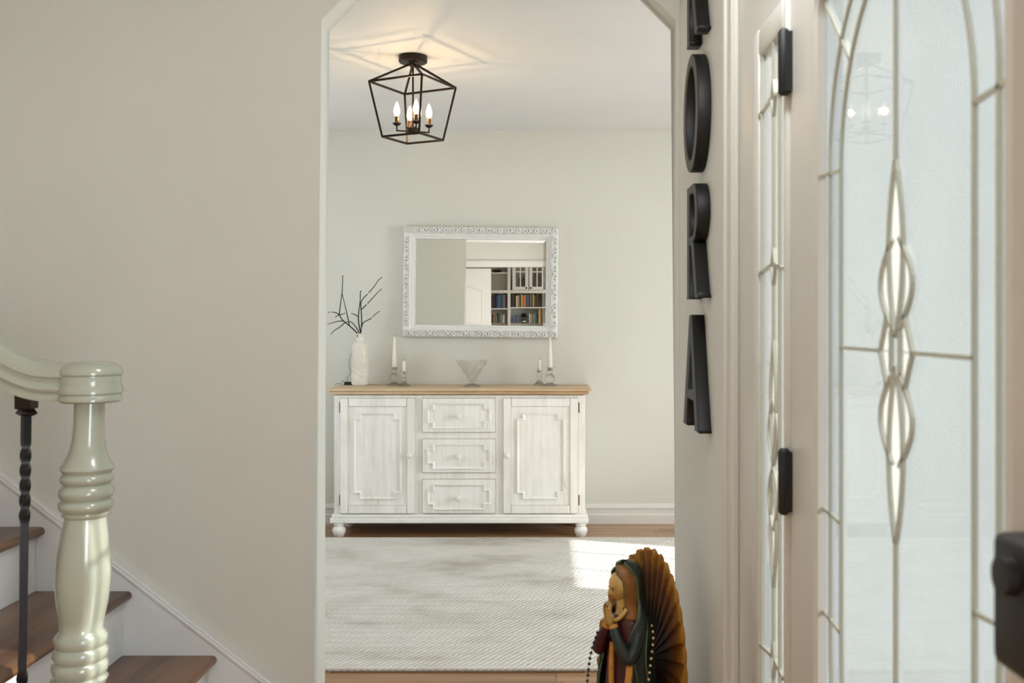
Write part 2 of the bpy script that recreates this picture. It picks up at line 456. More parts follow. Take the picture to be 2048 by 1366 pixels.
# baseboards
def baseboard(name, prof, axis, a, b, base, sgn):
    bm = BM()
    pts = [(base+sgn*p, z) for p, z in prof]
    if axis == 'X':
        v0 = [bm.verts.new((a, p, z)) for p, z in pts]; v1 = [bm.verts.new((b, p, z)) for p, z in pts]
    else:
        v0 = [bm.verts.new((p, a, z)) for p, z in pts]; v1 = [bm.verts.new((p, b, z)) for p, z in pts]
    n = len(pts); bm.faces.new(v0); bm.faces.new(list(reversed(v1)))
    for k in range(n): bm.faces.new((v0[k], v0[(k+1) % n], v1[(k+1) % n], v1[k]))
    return struct(name, bm, 'trim_white')
bprof = [(0, 0), (0.016, 0), (0.016, 0.055), (0.011, 0.062), (0.011, 0.090), (0.015, 0.095), (0.014, 0.104), (0.007, 0.122), (0, 0.124)]
baseboard('baseboard_far', bprof, 'X', DX0, DX1, D, -1)
baseboard('baseboard_front', bprof, 'Y', YB, D, DX1, -1)
baseboard('baseboard_right', bprof, 'Y', DO1+0.11, YW, XR, -1)
# ground outside the front door
mat_plain('paving', S((150, 146, 138)), 0.9, var=0.1, vscale=1.0)
struct('ground', bx((XR+0.13, -30, -0.35), (60, 30, -0.25)), 'paving')

# ------------------------------------------------------------------ front door with sidelight
casing = BM()
for (y0, y1, z0, z1) in ((DO1, DO1+0.095, 0, DZ+0.095), (DO0-0.095, DO0, 0, DZ+0.095), (DO0, DO1, DZ, DZ+0.095)):
    box(casing, (XR-0.014, y0, z0), (XR, y1, z1), 0.003)
box(casing, (XR-0.022, DO1+0.070, 0), (XR, DO1+0.095, DZ+0.095), 0.006, 2)
box(casing, (XR-0.018, DO1+0.004, 0), (XR, DO1+0.022, DZ), 0.005, 2)
struct('trim_2', casing, 'door_paint')
def ring_frame(bm, x0, x1, y0, y1, z0, z1, w, bev=0.004):
    """flat rectangular lip around an opening y0..y1, z0..z1, of width w"""
    box(bm, (x0, y0-w, z0-w), (x1, y0, z1+w), bev, 2); box(bm, (x0, y1, z0-w), (x1, y1+w, z1+w), bev, 2)
    box(bm, (x0, y0, z0-w), (x1, y1, z0), bev, 2); box(bm, (x0, y0, z1), (x1, y1, z1+w), bev, 2)
    return bm
def came(bm, pts, x, w=0.007, t=0.006, closed=False):
    """flat lead strip along (y, z) points on the pane at depth x"""
    pp = [Vector((0, p[0], p[1])) for p in pts]
    L = []; R = []
    n = len(pp)
    for i in range(n):
        t_ = (pp[min(i+1, n-1)]-pp[max(i-1, 0)])
        t_.normalize(); nrm = Vector((0, -t_.z, t_.y))
        L.append(pp[i]+nrm*w/2); R.append(pp[i]-nrm*w/2)
    def V(p, xx): return bm.verts.new((xx, p.y, p.z))
    a = [V(p, x-t) for p in L]; b = [V(p, x-t) for p in R]; c = [V(p, x) for p in L]; d = [V(p, x) for p in R]
    for i in range(n-1):
        bm.faces.new((a[i], a[i+1], b[i+1], b[i])); bm.faces.new((c[i], c[i+1], a[i+1], a[i]))
        bm.faces.new((b[i], b[i+1], d[i+1], d[i]))
    bm.faces.new((a[0], b[0], d[0], c[0])); bm.faces.new((a[-1], b[-1], d[-1], c[-1]))
    return bm
def arc_pts(fn, n=14): return [fn(i/n) for i in range(n+1)]

def pane_obj(x0, x1, y0, y1, z0, z1, parent, mat='frosted'):
    bm = bx((x0, y0, z0), (x1, y1, z1)); me = mesh_from_bm('pane', bm)
    me.materials.append(MATS[mat]); me.materials.append(MATS['clear_pane'])
    for p in me.polygons: p.material_index = 0 if p.normal.x < -0.5 else 1
    return obj('pane', me, None, parent)
# sidelight
SG0, SG1, SZ0, SZ1 = 1.768, 1.962, 0.18, 1.762
side = struct('window_4', BM(), 'door_paint')
bm = BM()
box(bm, (XR, SG1+0.058, 0), (XR+0.06, DO1, DZ)); box(bm, (XR, 1.745, 0), (XR+0.06, SG0-0.02, DZ))
box(bm, (XR, SG0-0.02, SZ1+0.058), (XR+0.06, SG1+0.058, DZ)); box(bm, (XR, SG0-0.02, 0), (XR+0.06, SG1+0.058, SZ0-0.058))
side.data = mesh_from_bm('sidelight_frame', bm); side.data.materials.append(MATS['door_paint'])
side['label'] = 'narrow leaded sidelight window beside the front door'
bm = BM()
box(bm, (XR-0.011, SG1, SZ0-0.058), (XR+0.02, SG1+0.058, SZ1+0.058), 0.005, 2); box(bm, (XR-0.008, SG0-0.02, SZ0-0.058), (XR+0.02, SG0, SZ1+0.058), 0.004, 2)
box(bm, (XR-0.011, SG0, SZ1), (XR+0.02, SG1, SZ1+0.058), 0.009, 2); box(bm, (XR-0.011, SG0, SZ0-0.058), (XR+0.02, SG1, SZ0), 0.009, 2)
obj('glass_lip', bm, 'door_paint', side, 40)
gx = XR-0.004
pane_obj(gx, gx+0.006, SG0, SG1, SZ0, SZ1, side, 'frosted_side')
sc_ = 1.845
def side_came(pts, w=0.006): obj('came', came(BM(), pts, gx, w), 'came_metal', side)
for yy in (SG0+0.028, SG1-0.022): side_came([(yy, SZ0), (yy, SZ1)])
for z in (1.658, 1.347, 0.62, 0.33):
    side_came([(SG1, z-0.008), (sc_+0.014, z+0.004)]); side_came([(SG0, z-0.008), (sc_-0.014, z+0.004)])
    side_came([(sc_, z+0.034), (sc_+0.014, z), (sc_, z-0.034)]); side_came([(sc_, z+0.034), (sc_-0.014, z), (sc_, z-0.034)])
    obj('bevel', prism(BM(), [(sc_, z+0.03), (sc_+0.012, z), (sc_, z-0.03), (sc_-0.012, z)], 'X', gx-0.004, gx), 'bevel_glass', side)
side_came([(sc_, SZ1), (sc_, 1.692)]); side_came([(sc_, 1.624), (sc_, 1.381)]); side_came([(sc_, 1.313), (sc_, 1.21)])
side_came([(sc_, 0.754), (sc_, 0.654)]); side_came([(sc_, 0.586), (sc_, 0.364)])
for sgn in (1, -1):
    for (za, zb, w) in ((1.21, 0.99, 0.022), (0.97, 0.754, 0.022), (1.10, 0.98, 0.036), (0.98, 0.86, 0.036)):
        side_came(arc_pts(lambda t: (sc_+sgn*w*math.sin(PI*t), za+(zb-za)*t)))
for (za, zb) in ((1.20, 1.0), (0.96, 0.764)):
    n = 10
    obj('bevel', prism(BM(), [(sc_+0.019*math.sin(PI*k/n), za+(zb-za)*k/n) for k in range(n+1)]+[(sc_-0.019*math.sin(PI*k/n), za+(zb-za)*k/n) for k in range(n-1, 0, -1)], 'X', gx-0.004, gx), 'bevel_glass', side)

# door leaf
LY0, LY1 = 0.76, 1.742
GY0, GY1, GZ0, GZ1 = 0.92, 1.545, 0.22, 1.765
gc = (GY0+GY1)/2
door = struct('door_1', BM(), 'door_paint', label='white front door with a tall leaded glass panel')
bm = BM()
lw = 0.058
box(bm, (XR, LY0, 0.02), (XR+0.045, GY0-lw+0.01, DZ-0.01)); box(bm, (XR, GY1+lw-0.01, 0.02), (XR+0.045, LY1, DZ-0.01))
box(bm, (XR, GY0-lw+0.01, 0.02), (XR+0.045, GY1+lw-0.01, GZ0-lw+0.01)); box(bm, (XR, GY0-lw+0.01, GZ1+lw-0.01), (XR+0.045, GY1+lw-0.01, DZ-0.01))
door.data = mesh_from_bm('door_leaf', bm); door.data.materials.append(MATS['door_paint'])
# moulded lip with rounded corners
bm = BM()
def rrect(y0, y1, z0, z1, r, n=6):
    out = []
    for (cy, cz, a0) in ((y1-r, z1-r, 0), (y0+r, z1-r, PI/2), (y0+r, z0+r, PI), (y1-r, z0+r, 1.5*PI)):
        for k in range(n+1):
            a = a0+PI/2*k/n; out.append((cy+r*math.cos(a), cz+r*math.sin(a)))
    return out
loops = []
for (off, x) in ((0.0, XR+0.006), (0.0, XR-0.008), (0.008, XR-0.013), (0.022, XR-0.012), (0.03, XR-0.005), (0.042, XR-0.006), (lw-0.008, XR-0.002), (lw, XR+0.001)):
    loops.append([bm.verts.new((x, p[0], p[1])) for p in rrect(GY0-off, GY1+off, GZ0-off, GZ1+off, 0.05+off)])
n = len(loops[0])
for i in range(len(loops)-1):
    for k in range(n): bm.faces.new((loops[i][k], loops[i][(k+1) % n], loops[i+1][(k+1) % n], loops[i+1][k]))
obj('glass_lip', bm, 'door_paint', door, 35)
gx = XR+0.004
pane_obj(gx, gx+0.006, GY0-0.004, GY1+0.004, GZ0-0.004, GZ1+0.004, door)
def dc(pts, w=0.0050): return obj('came', came(BM(), pts, gx, w, 0.005), 'came_metal', door)
bo = 0.088; hw = (GY1-GY0)/2-bo; zs = 1.465; zb = 0.79; cz = 1.207
for sgn in (1, -1):
    e = gc+sgn*hw
    dc([(e, zb), (e, zs)])
    dc(arc_pts(lambda t: (gc+sgn*hw*math.cos(PI/2*t), zs+0.25*math.sin(PI/2*t)), 20))
    dc(arc_pts(lambda t: (gc+sgn*(hw+bo*0.62)*math.cos(PI/2*t), zs+0.03+0.268*math.sin(PI/2*t)), 20))
    dc(arc_pts(lambda t: (gc+sgn*hw*math.cos(PI/2*t), zb-0.36*math.sin(PI/2*t)), 20))
    dc(arc_pts(lambda t: (gc+sgn*(hw+bo*0.62)*math.cos(PI/2*t), zb-0.02-0.39*math.sin(PI/2*t)), 20))
    dc([(gc+sgn*(hw+bo*0.62), zs+0.03), (gc+sgn*(hw+bo*0.62), zb-0.02)])
    for z in (zs, 0.95, zb): dc([(e, z), (gc+sgn*(hw+bo), z+0.006)])
    dc([(gc+sgn*(hw+bo-0.008), 1.735), (gc+sgn*(hw*0.80), zs+0.150)])
    dc([(e, cz), (gc+sgn*0.056, cz)])
    for up in (1, -1):
        dc(arc_pts(lambda t: (gc+sgn*0.0245*math.sin(PI*t)**0.8, cz+up*(0.018+0.218*t)), 16), 0.006)   # spear
        dc(arc_pts(lambda t: (gc+sgn*(0.012+0.043*math.sin(PI*t)), cz+up*(0.028+0.112*t)), 14), 0.006)  # leaf
        dc([(gc+sgn*0.056, cz), (gc+sgn*0.030, cz+up*0.045)], 0.006)
        dc([(gc+sgn*0.016, cz), (gc+sgn*0.016, cz+up*0.026)], 0.006)
dc([(gc, cz+0.236), (gc, zs+0.25)]); dc([(gc, cz-0.236), (gc, zb-0.36)])
for up in (1, -1):
    n = 12
    poly = [(gc+0.022*math.sin(PI*k/n)**0.8, cz+up*(0.022+0.208*k/n)) for k in range(n+1)]+[(gc-0.022*math.sin(PI*k/n)**0.8, cz+up*(0.022+0.208*k/n)) for k in range(n-1, 0, -1)]
    obj('bevel', prism(BM(), poly, 'X', gx-0.004, gx), 'bevel_glass', door)
    for sgn in (1, -1):
        poly = [(gc+sgn*(0.012+0.041*math.sin(PI*k/n)), cz+up*(0.030+0.108*k/n)) for k in range(n+1)]+[(gc+sgn*(0.014+0.014*math.sin(PI*k/n)), cz+up*(0.030+0.108*k/n)) for k in range(n-1, 0, -1)]
        obj('bevel', prism(BM(), poly, 'X', gx-0.004, gx), 'bevel_glass', door)
        poly = [(gc+sgn*0.018, cz+up*0.002), (gc+sgn*0.053, cz+up*0.002), (gc+sgn*0.029, cz+up*0.042), (gc+sgn*0.018, cz+up*0.026)]
        obj('bevel', prism(BM(), poly, 'X', gx-0.004, gx), 'bevel_glass', door)
# hinges
for zc_ in (1.6985, 0.966, 0.235):
    bm = BM()
    lathe(bm, [(0.006, zc_-0.058), (0.0085, zc_-0.055), (0.0105, zc_-0.052), (0.0105, zc_+0.052), (0.0085, zc_+0.055), (0.006, zc_+0.058)], 16, (XR-0.0125, 1.7435))
    box(bm, (XR-0.012, 1.732, zc_-0.052), (XR+0.002, 1.755, zc_+0.052))
    obj('hinge', bm, 'letter_black', door, 40, 'black butt hinge')
# lock
lock = thing('door_lock', 'black electronic lock housing on the front door', 'lock', (XR, 0.828, 1.0075))
obj('housing', bx((-0.047, -0.036, -0.058), (0.0, 0.037, 0.056), 0.009, 3), 'lock_black', lock, 40)
obj('back_plate', bx((-0.006, -0.041, -0.064), (0.0, 0.042, 0.062), 0.003, 2), 'lock_black', lock, 40)
obj('thumb_turn', lathe(BM(), [(0.0, -0.0), (0.016, 0.0), (0.016, 0.012), (0.0, 0.014)], 20), 'lock_black', lock, 40).rotation_euler = (0, -PI/2, 0)
lock.children[-1].location = (-0.046, -0.004, 0.026)

# ------------------------------------------------------------------ wall letters R O R A
def letter(ch, yc, zc, label):
    LW, LH = {'R': (0.205, 0.305), 'O': (0.265, 0.315), 'A': (0.285, 0.305)}[ch]
    sp = []
    if ch == 'O':
        sp.append([(0.5+0.5*math.cos(2*PI*k/48), 0.5+0.5*math.sin(2*PI*k/48)) for k in range(48)])
        sp.append([(0.5+0.33*math.cos(-2*PI*k/48), 0.5+0.40*math.sin(-2*PI*k/48)) for k in range(48)])
    elif ch == 'R':
        bowl = [(0.55+0.36*math.sin(PI*k/12), 0.5+0.25+0.25*math.cos(PI*k/12)) for k in range(13)]
        sp.append([(-0.03, 0), (0.02, 0.03), (0.02, 0.97), (-0.03, 1.0)]+bowl+[(0.50, 0.5), (0.60, 0.48), (0.88, 0.05), (1.0, 0.0), (0.68, 0.0), (0.36, 0.47), (0.24, 0.47), (0.24, 0.03), (0.30, 0)])
        sp.append([(0.24, 0.92), (0.24, 0.55), (0.50, 0.55)]+[(0.50+0.19*math.sin(PI*k/10), 0.735-0.185*math.cos(PI*k/10)) for k in range(1, 10)]+[(0.50, 0.92)])
    else:
        sp.append([(0.0, 0), (0.04, 0.035), (0.42, 1.0), (0.58, 1.0), (0.95, 0.04), (1.0, 0), (0.74, 0), (0.765, 0.035), (0.69, 0.25), (0.31, 0.25), (0.235, 0.04), (0.27, 0)])
        sp.append([(0.345, 0.34), (0.655, 0.34), (0.50, 0.78)])
    cu = bpy.data.curves.new('letter', 'CURVE'); cu.dimensions = '2D'; cu.fill_mode = 'BOTH'; cu.extrude = 0.0145; cu.bevel_depth = 0.003; cu.bevel_resolution = 1; cu.offset = -0.003
    for pts in sp:
        s = cu.splines.new('POLY'); s.points.add(len(pts)-1); s.use_cyclic_u = True
        for p, q in zip(s.points, pts): p.co = ((q[0]-0.5)*LW, (q[1]-0.5)*LH, 0, 1)
    tmp = bpy.data.objects.new('tmp', cu); COL.objects.link(tmp)
    bpy.context.view_layer.update()
    me = bpy.data.meshes.new_from_object(tmp.evaluated_get(bpy.context.evaluated_depsgraph_get()))
    bpy.data.objects.remove(tmp)
    # letter x -> -Y world, letter y -> Z, letter z -> -X
    me.transform(Matrix(((0, 0, -1, 0), (-1, 0, 0, 0), (0, 1, 0, 0), (0, 0, 0, 1))))
    me.materials.clear()
    o = obj('wall_letter', me, 'letter_black'); o.location = (XR-0.0175, yc, zc)
    tag(o, label, 'letter', 'black letters down the hall wall')
    return o
letter('R', 2.655, 2.152, 'black wooden letter cut off by the top of the photo, above the O')
letter('O', 2.690, 1.807, 'black wooden letter O on the hall wall')
letter('R', 2.655, 1.461, 'black wooden letter R between the O and the A on the wall')
letter('A', 2.690, 1.113, 'black wooden letter A, lowest on the hall wall')

# ------------------------------------------------------------------ staircase
RISE, GO = 0.2018, 0.270
NX = [(-1.017), (-1.283), (-1.556)]; 
while len(NX) < 6: NX.append(NX[-1]-GO)
ST0 = 2.12                     # open side of the stairs
st = thing('staircase', 'dark wooden stair treads with white risers climbing the left wall', 'staircase', (-1.6, 2.6, 0))
L0 = Vector((-1.6, 2.6, 0))
def tread_mesh(x_nose, ztop, x_back):
    bm = BM(); t = 0.028; r = t/2
    prof = [(x_back, ztop), (x_back, ztop-t)]
    prof += [(x_nose-r+r*math.cos(a), ztop-r+r*math.sin(a)) for a in [(-PI/2)+PI*k/8 for k in range(9)]]
    prism(bm, [(p[0]-L0.x, p[1]) for p in prof], 'Y', ST0-0.04-L0.y, YW-0.022-L0.y)
    return bm
for i, xn in enumerate(NX):
    zt_ = RISE*(i+1)
    xb = (NX[i+1] if i+1 < len(NX) else xn-GO)-0.045
    obj('tread', tread_mesh(xn, zt_, xb), 'tread_wood', st, 35)
    obj('riser', bx((xn-0.048-L0.x, ST0-L0.y, RISE*i+(0.0 if i == 0 else 0.0)), (xn-0.030-L0.x, YW-0.022-L0.y, zt_-0.028)), 'skirt_white', st)
# wall skirt board following the slope, with a moulded cap
sl = 0.775
def skirt_top(x): return (CZ-(937.7-VY)/634.0) - (x-(0-VX)/634.0)*sl     # cap top line
xa, xb = -2.74, -1.7080+ (1.242-(937.7-VY)/634.0)/sl
bm = BM()
prism(bm, [(xa-L0.x, 0), (xb-0.06-L0.x, 0), (xb-0.06-L0.x, max(skirt_top(xb-0.06)-0.02, 0.02)), (xa-L0.x, skirt_top(xa)-0.02)], 'Y', YW-0.020-L0.y, YW-0.0015-L0.y)
sk = obj('skirt_board', bm, 'skirt_white', st)
bm = BM()
cp = [(0.0015, 0.0), (0.024, 0.0), (0.026, -0.006), (0.022, -0.010), (0.026, -0.016), (0.025, -0.024), (0.019, -0.030), (0.0015, -0.032)]
v0 = [bm.verts.new((xa-L0.x, YW-p-L0.y, skirt_top(xa)+q)) for p, q in cp]; v1 = [bm.verts.new((xb-0.05-L0.x, YW-p-L0.y, skirt_top(xb-0.05)+q)) for p, q in cp]
for k in range(len(cp)): bm.faces.new((v0[k], v0[(k+1) % len(cp)], v1[(k+1) % len(cp)], v1[k]))
bm.faces.new(v0); bm.faces.new(list(reversed(v1)))
obj('cap_moulding', bm, 'skirt_white', sk, 30)
obj('stringer', prism(BM(), [(NX[0]-0.03-L0.x, 0), (NX[0]-0.03-L0.x, RISE-0.028), (NX[5]-L0.x, RISE*6-0.03), (NX[5]-0.2-L0.x, RISE*6-0.03), (NX[5]-0.2-L0.x, 0)], 'Y', ST0-L0.y, ST0+0.02-L0.y), 'skirt_white', st)

# railing: newel, cap, handrail, balusters
ND = 2.30; NS = F/ND
def nz(py): return CZ-(py-VY)/NS
NXc = (170-VX)/NS
rl = thing('stair_railing', 'sage green handrail on a turned newel post with twisted iron baluster', 'railing', (NXc, ND, RISE))
R0 = Vector((NXc, ND, RISE))
np_ = [(57, 1700), (57, 1520), (50, 1500), (44, 1480), (40, 1440), (52, 1400), (53, 1390), (46, 1380), (50, 1366), (54, 1356), (47, 1350), (53, 1340), (53, 1325), (47, 1319), (52, 1310), (52, 1298), (46, 1291), (50, 1282), (50, 1270), (44, 1263),
       (40, 1256), (43, 1235), (49, 1200), (52, 1165), (52, 1140), (49, 1105), (44, 1068), (40.5, 1044), (39, 1034), (42, 1031), (44, 1027), (43, 1023), (48, 1019), (52, 1012), (52, 1005), (47, 1000), (45, 998), (49, 993), (52, 986), (52, 979), (46, 970), (43, 967),
       (48, 963), (51, 957), (50, 951), (45, 946), (47, 942), (51, 937), (50, 932), (43, 921), (36, 905), (31, 880), (29, 850), (28.5, 800)]
zb_ = RISE+0.001
prof = [(r/NS, max(nz(py), zb_)-R0.z) for r, py in np_]
prof = [p for i, p in enumerate(prof) if i == 0 or p[1] > prof[i-1][1]+1e-6 or p[0] != prof[i-1][0]]
LEAN = 0.037
zmid = nz(1060)-R0.z
npost = obj('newel_post', lathe(BM(), prof, 40), 'sage_paint', rl, 45)
npost.data.transform(Matrix(((1, 0, LEAN, -LEAN*zmid+ (170-170)/NS), (0, 1, 0, 0), (0, 0, 1, 0), (0, 0, 0, 1))))
capx = (181-VX)/NS-R0.x
cprof = [(0, 722), (34, 723), (48, 727), (57, 733), (61, 741), (61, 748), (57.5, 751), (57.5, 754), (59, 757), (58, 766), (60, 774), (62, 781), (62, 785), (58.5, 788), (58.5, 791), (60, 793), (60, 800), (55, 804), (0, 805)]
obj('newel_cap', lathe(BM(), [(r/NS, nz(py)-R0.z) for r, py in reversed(cprof)], 48, (capx, 0)), 'sage_paint', rl, 45)
hp = [(34, 37), (42, 30), (46, 20), (46, 11), (38, 8), (37, 3), (41, -5), (43, -14), (40, -19), (34, -21), (36, -27), (34, -38)]
hprof = [(-x/NS, y/NS) for x, y in hp]+[(x/NS, y/NS) for x, y in reversed(hp)]
cent = [(150, 763), (118, 763), (92, 761), (70, 756), (48, 748), (26, 737), (4, 722), (-20, 705), (-80, 660), (-200, 570), (-420, 405)]
pts = smooth_path([((px-VX)/NS-R0.x, 0, nz(py)-R0.z) for px, py in cent], 5)
obj('handrail', sweep(BM(), pts, hprof, up=(0, 0, 1)), 'sage_paint', rl, 40)
def baluster(bx_, ztop, zbot, lean):
    bm = BM(); w = 0.0086; n = 150; rings = []
    def tw(z):
        a = 0.0
        for (z0, z1, turns) in ((nz(1045), nz(888), 2.6), (nz(1500), nz(1340), 2.6)):
            a += turns*PI*min(max((z-z0)/(z1-z0), 0), 1)
        return a
    for i in range(n+1):
        z = zbot+(ztop-zbot)*i/n; a = tw(z)+0.25
        rings.append([bm.verts.new((bx_+lean*(z-zbot)+w*1.414*math.cos(a+PI/4+PI/2*k), w*1.414*math.sin(a+PI/4+PI/2*k), z-R0.z)) for k in range(4)])
    for i in range(n):
        for k in range(4): bm.faces.new((rings[i][k], rings[i][(k+1) % 4], rings[i+1][(k+1) % 4], rings[i+1][k]))
    bm.faces.new(rings[0]); bm.faces.new(list(reversed(rings[-1])))
    o = obj('baluster', bm, 'iron', rl, 50, 'black twisted iron baluster')
    xt = bx_+lean*(ztop-zbot)
    bm = BM(); q = ztop-R0.z
    box(bm, (xt-0.019, -0.019, q-0.018), (xt+0.019, 0.019, q+0.03), 0.002)
    lathe(bm, [(0.016, q-0.034), (0.026, q-0.029), (0.025, q-0.026), (0.017, q-0.016)], 4, (xt, 0))
    obj('collar', bm, 'bronze', o)
    obj('shoe', bx((bx_-0.016, -0.016, zbot-R0.z), (bx_+0.016, 0.016, zbot-R0.z+0.03), 0.003), 'iron', o)
for k, (pxc, ptop, step) in enumerate(((50, 802, 0), (-68, 735, 1), (-186, 640, 1), (-300, 555, 2))):
    zb0 = RISE*(step+1)+0.001
    baluster((pxc-9-VX)/NS-R0.x, nz(ptop), zb0, 0.016)

# ------------------------------------------------------------------ pendant lantern
LC = Vector((-0.576, 4.473, H))
la = thing('lantern_light', 'open bronze cage lantern with four candle bulbs on the ceiling', 'ceiling light', LC)
obj('canopy', lathe(BM(), [(0.0, -0.030), (0.060, -0.030), (0.064, -0.026), (0.064, 0.0)], 40), 'bronze', la, 40)
obj('hub', lathe(BM(), [(0.0, -0.050), (0.014, -0.048), (0.020, -0.042), (0.022, -0.030)], 24), 'bronze', la, 40)
rot = math.radians(-26.5)
def sq(half, z):
    return [Vector((c*math.cos(rot)-s*math.sin(rot), c*math.sin(rot)+s*math.cos(rot), z)) for c, s in ((-half, -half), (half, -half), (half, half), (-half, half))]
T_ = sq(0.139, 2.3125-H); B_ = sq(0.0975, 2.0715-H)
apex = [Vector((v_.x*0.10, v_.y*0.10, 2.400-H)) for v_ in T_]
for k in range(4):
    for a, b_ in ((T_[k], T_[(k+1) % 4]), (B_[k], B_[(k+1) % 4]), (T_[k], B_[k]), (apex[k], T_[k])):
        obj('cage_bar', bar(BM(), a, b_, 0.0085), 'bronze', la)
obj('stem', tube(BM(), [(0, 0, -0.04), (0, 0, 2.125-H)], 0.0042, 12), 'bronze', la, 40)
obj('centre_knob', lathe(BM(), [(0, 2.088-H), (0.024, 2.092-H), (0.026, 2.098-H), (0.026, 2.116-H), (0.018, 2.124-H), (0, 2.126-H)], 24), 'bronze', la, 40)
for (ox, oy) in ((-0.069, -0.023), (0.023, -0.069), (0.069, 0.023), (-0.023, 0.069)):
    arm = obj('arm', bar(bar(BM(), (0, 0, 2.102-H), (ox, oy, 2.102-H), 0.006), (ox, oy, 2.0995-H), (ox, oy, 2.128-H), 0.006), 'bronze', la)
    obj('drip_pan', lathe(BM(), [(0.004, 2.122-H), (0.012, 2.126-H), (0.020, 2.134-H), (0.019, 2.135-H), (0.0, 2.130-H)], 24, (ox, oy)), 'bronze', la, 40)
    obj('candle_sleeve', lathe(BM(), [(0.0085, 2.130-H), (0.0085, 2.164-H), (0.0, 2.165-H)], 16, (ox, oy)), 'bronze_sleeve', la, 40)
    bu = obj('bulb', lathe(BM(), [(0.006, 2.162-H), (0.009, 2.166-H), (0.0145, 2.180-H), (0.0155, 2.190-H), (0.013, 2.204-H), (0.008, 2.219-H), (0.003, 2.230-H), (0, 2.234-H)], 14, (ox, oy)), 'bulb_glow', la, 60, 'lit flame-shaped bulb')
    obj('filament', lathe(BM(), [(0.0, 2.176-H), (0.003, 2.180-H), (0.003, 2.200-H), (0.0, 2.204-H)], 8, (ox, oy)), 'filament', bu, 60)

# added lamp plate over the entry, out of view, above the hall fill light
bm = BM()
lathe(bm, [(0.0, H-0.02), (0.060, H-0.02), (0.085, H-0.016), (0.09, H-0.001)], 24, (0.20, 1.45))
struct('added_lamp_plate', bm, 'bronze', 40)
# ------------------------------------------------------------------ sideboard
SF = 5.80                      # plane of the case front
SSC = F/SF
SCX = (919-VX)/SSC
def sx(px): return (px-919)/SSC
def sz(py): return CZ-(py-VY)/SSC
SB = thing('sideboard', 'whitewashed wooden sideboard with two doors and three drawers', 'sideboard', (SCX, SF, 0))
back = D-0.02-SF
hwid = sx(1170)
ztop = 0.866
obj('body', bx((-hwid, 0.0, sz(1033)), (hwid, back, sz(790)), 0.003), 'whitewash_v', SB)
obj('top', box(box(BM(), (-sx(1182), -0.030, ztop-0.016), (sx(1182), back+0.01, ztop), 0.003, 2), (-sx(1177), -0.020, ztop-0.036), (sx(1177), back, ztop-0.016), 0.006, 2), 'pine_top', SB, 40, 'natural pine top board')
pl = BM()
box(pl, (-sx(1177), -0.018, sz(1045.5)), (sx(1177), back, sz(1035)), 0.004, 2); box(pl, (-sx(1174), -0.012, sz(1035)), (sx(1174), back, sz(1028)), 0.005, 2)
obj('plinth', pl, 'whitewash_h', SB, 40)
zp = sz(1045.5)
fprof = [(0.024, 0.0), (0.028, 0.006), (0.034, 0.018), (0.039, 0.034), (0.039, 0.044), (0.034, 0.054), (0.026, 0.060), (0.027, 0.064), (0.033, 0.068), (0.034, zp)]
fm = None
for fx in (sx(676.5), sx(1162)):
    for fy in (0.022, back-0.06):
        if fm is None: fm = mesh_from_bm('foot', lathe(BM(), fprof, 24), 45)
        o = obj('foot', fm, 'whitewash_v', SB); o.location = (fx, fy, 0)
def notched(bm, x0, x1, z0, z1, n, w, y0, y1):
    """raised moulding following a rectangle with stepped-in corners"""
    def path(o):
        a, b_, c, d = x0+o, x1-o, z0+o, z1-o
        return [(a, c+n), (a+n, c+n), (a+n, c), (b_-n, c), (b_-n, c+n), (b_, c+n), (b_, d-n), (b_-n, d-n), (b_-n, d), (a+n, d), (a+n, d-n), (a, d-n)]
    lv = [(0, y0), (w*0.2, y1), (w*0.45, y1+0.001), (w*0.7, y1+0.003), (w, y0)]
    rings = [[bm.verts.new((p[0], yy, p[1])) for p in path(o)] for o, yy in lv]
    for i in range(len(rings)-1):
        for k in range(12): bm.faces.new((rings[i][k], rings[i][(k+1) % 12], rings[i+1][(k+1) % 12], rings[i+1][k]))
    return bm
def wear_edges(o):
    me = o.data; me.materials.append(MATS['worn_edge'])
    for p in me.polygons:
        n_ = p.normal
        if max(abs(n_.x), abs(n_.y), abs(n_.z)) < 0.95: p.material_index = 1
def knob(parent, x, z, y):
    o = obj('knob', lathe(BM(), [(0.007, 0), (0.0075, 0.008), (0.011, 0.012), (0.0165, 0.018), (0.0175, 0.024), (0.0145, 0.031), (0.007, 0.034), (0, 0.0345)], 24), 'knob_white', parent, 50)
    o.rotation_euler = (PI/2, 0, 0); o.location = (x, y, z)
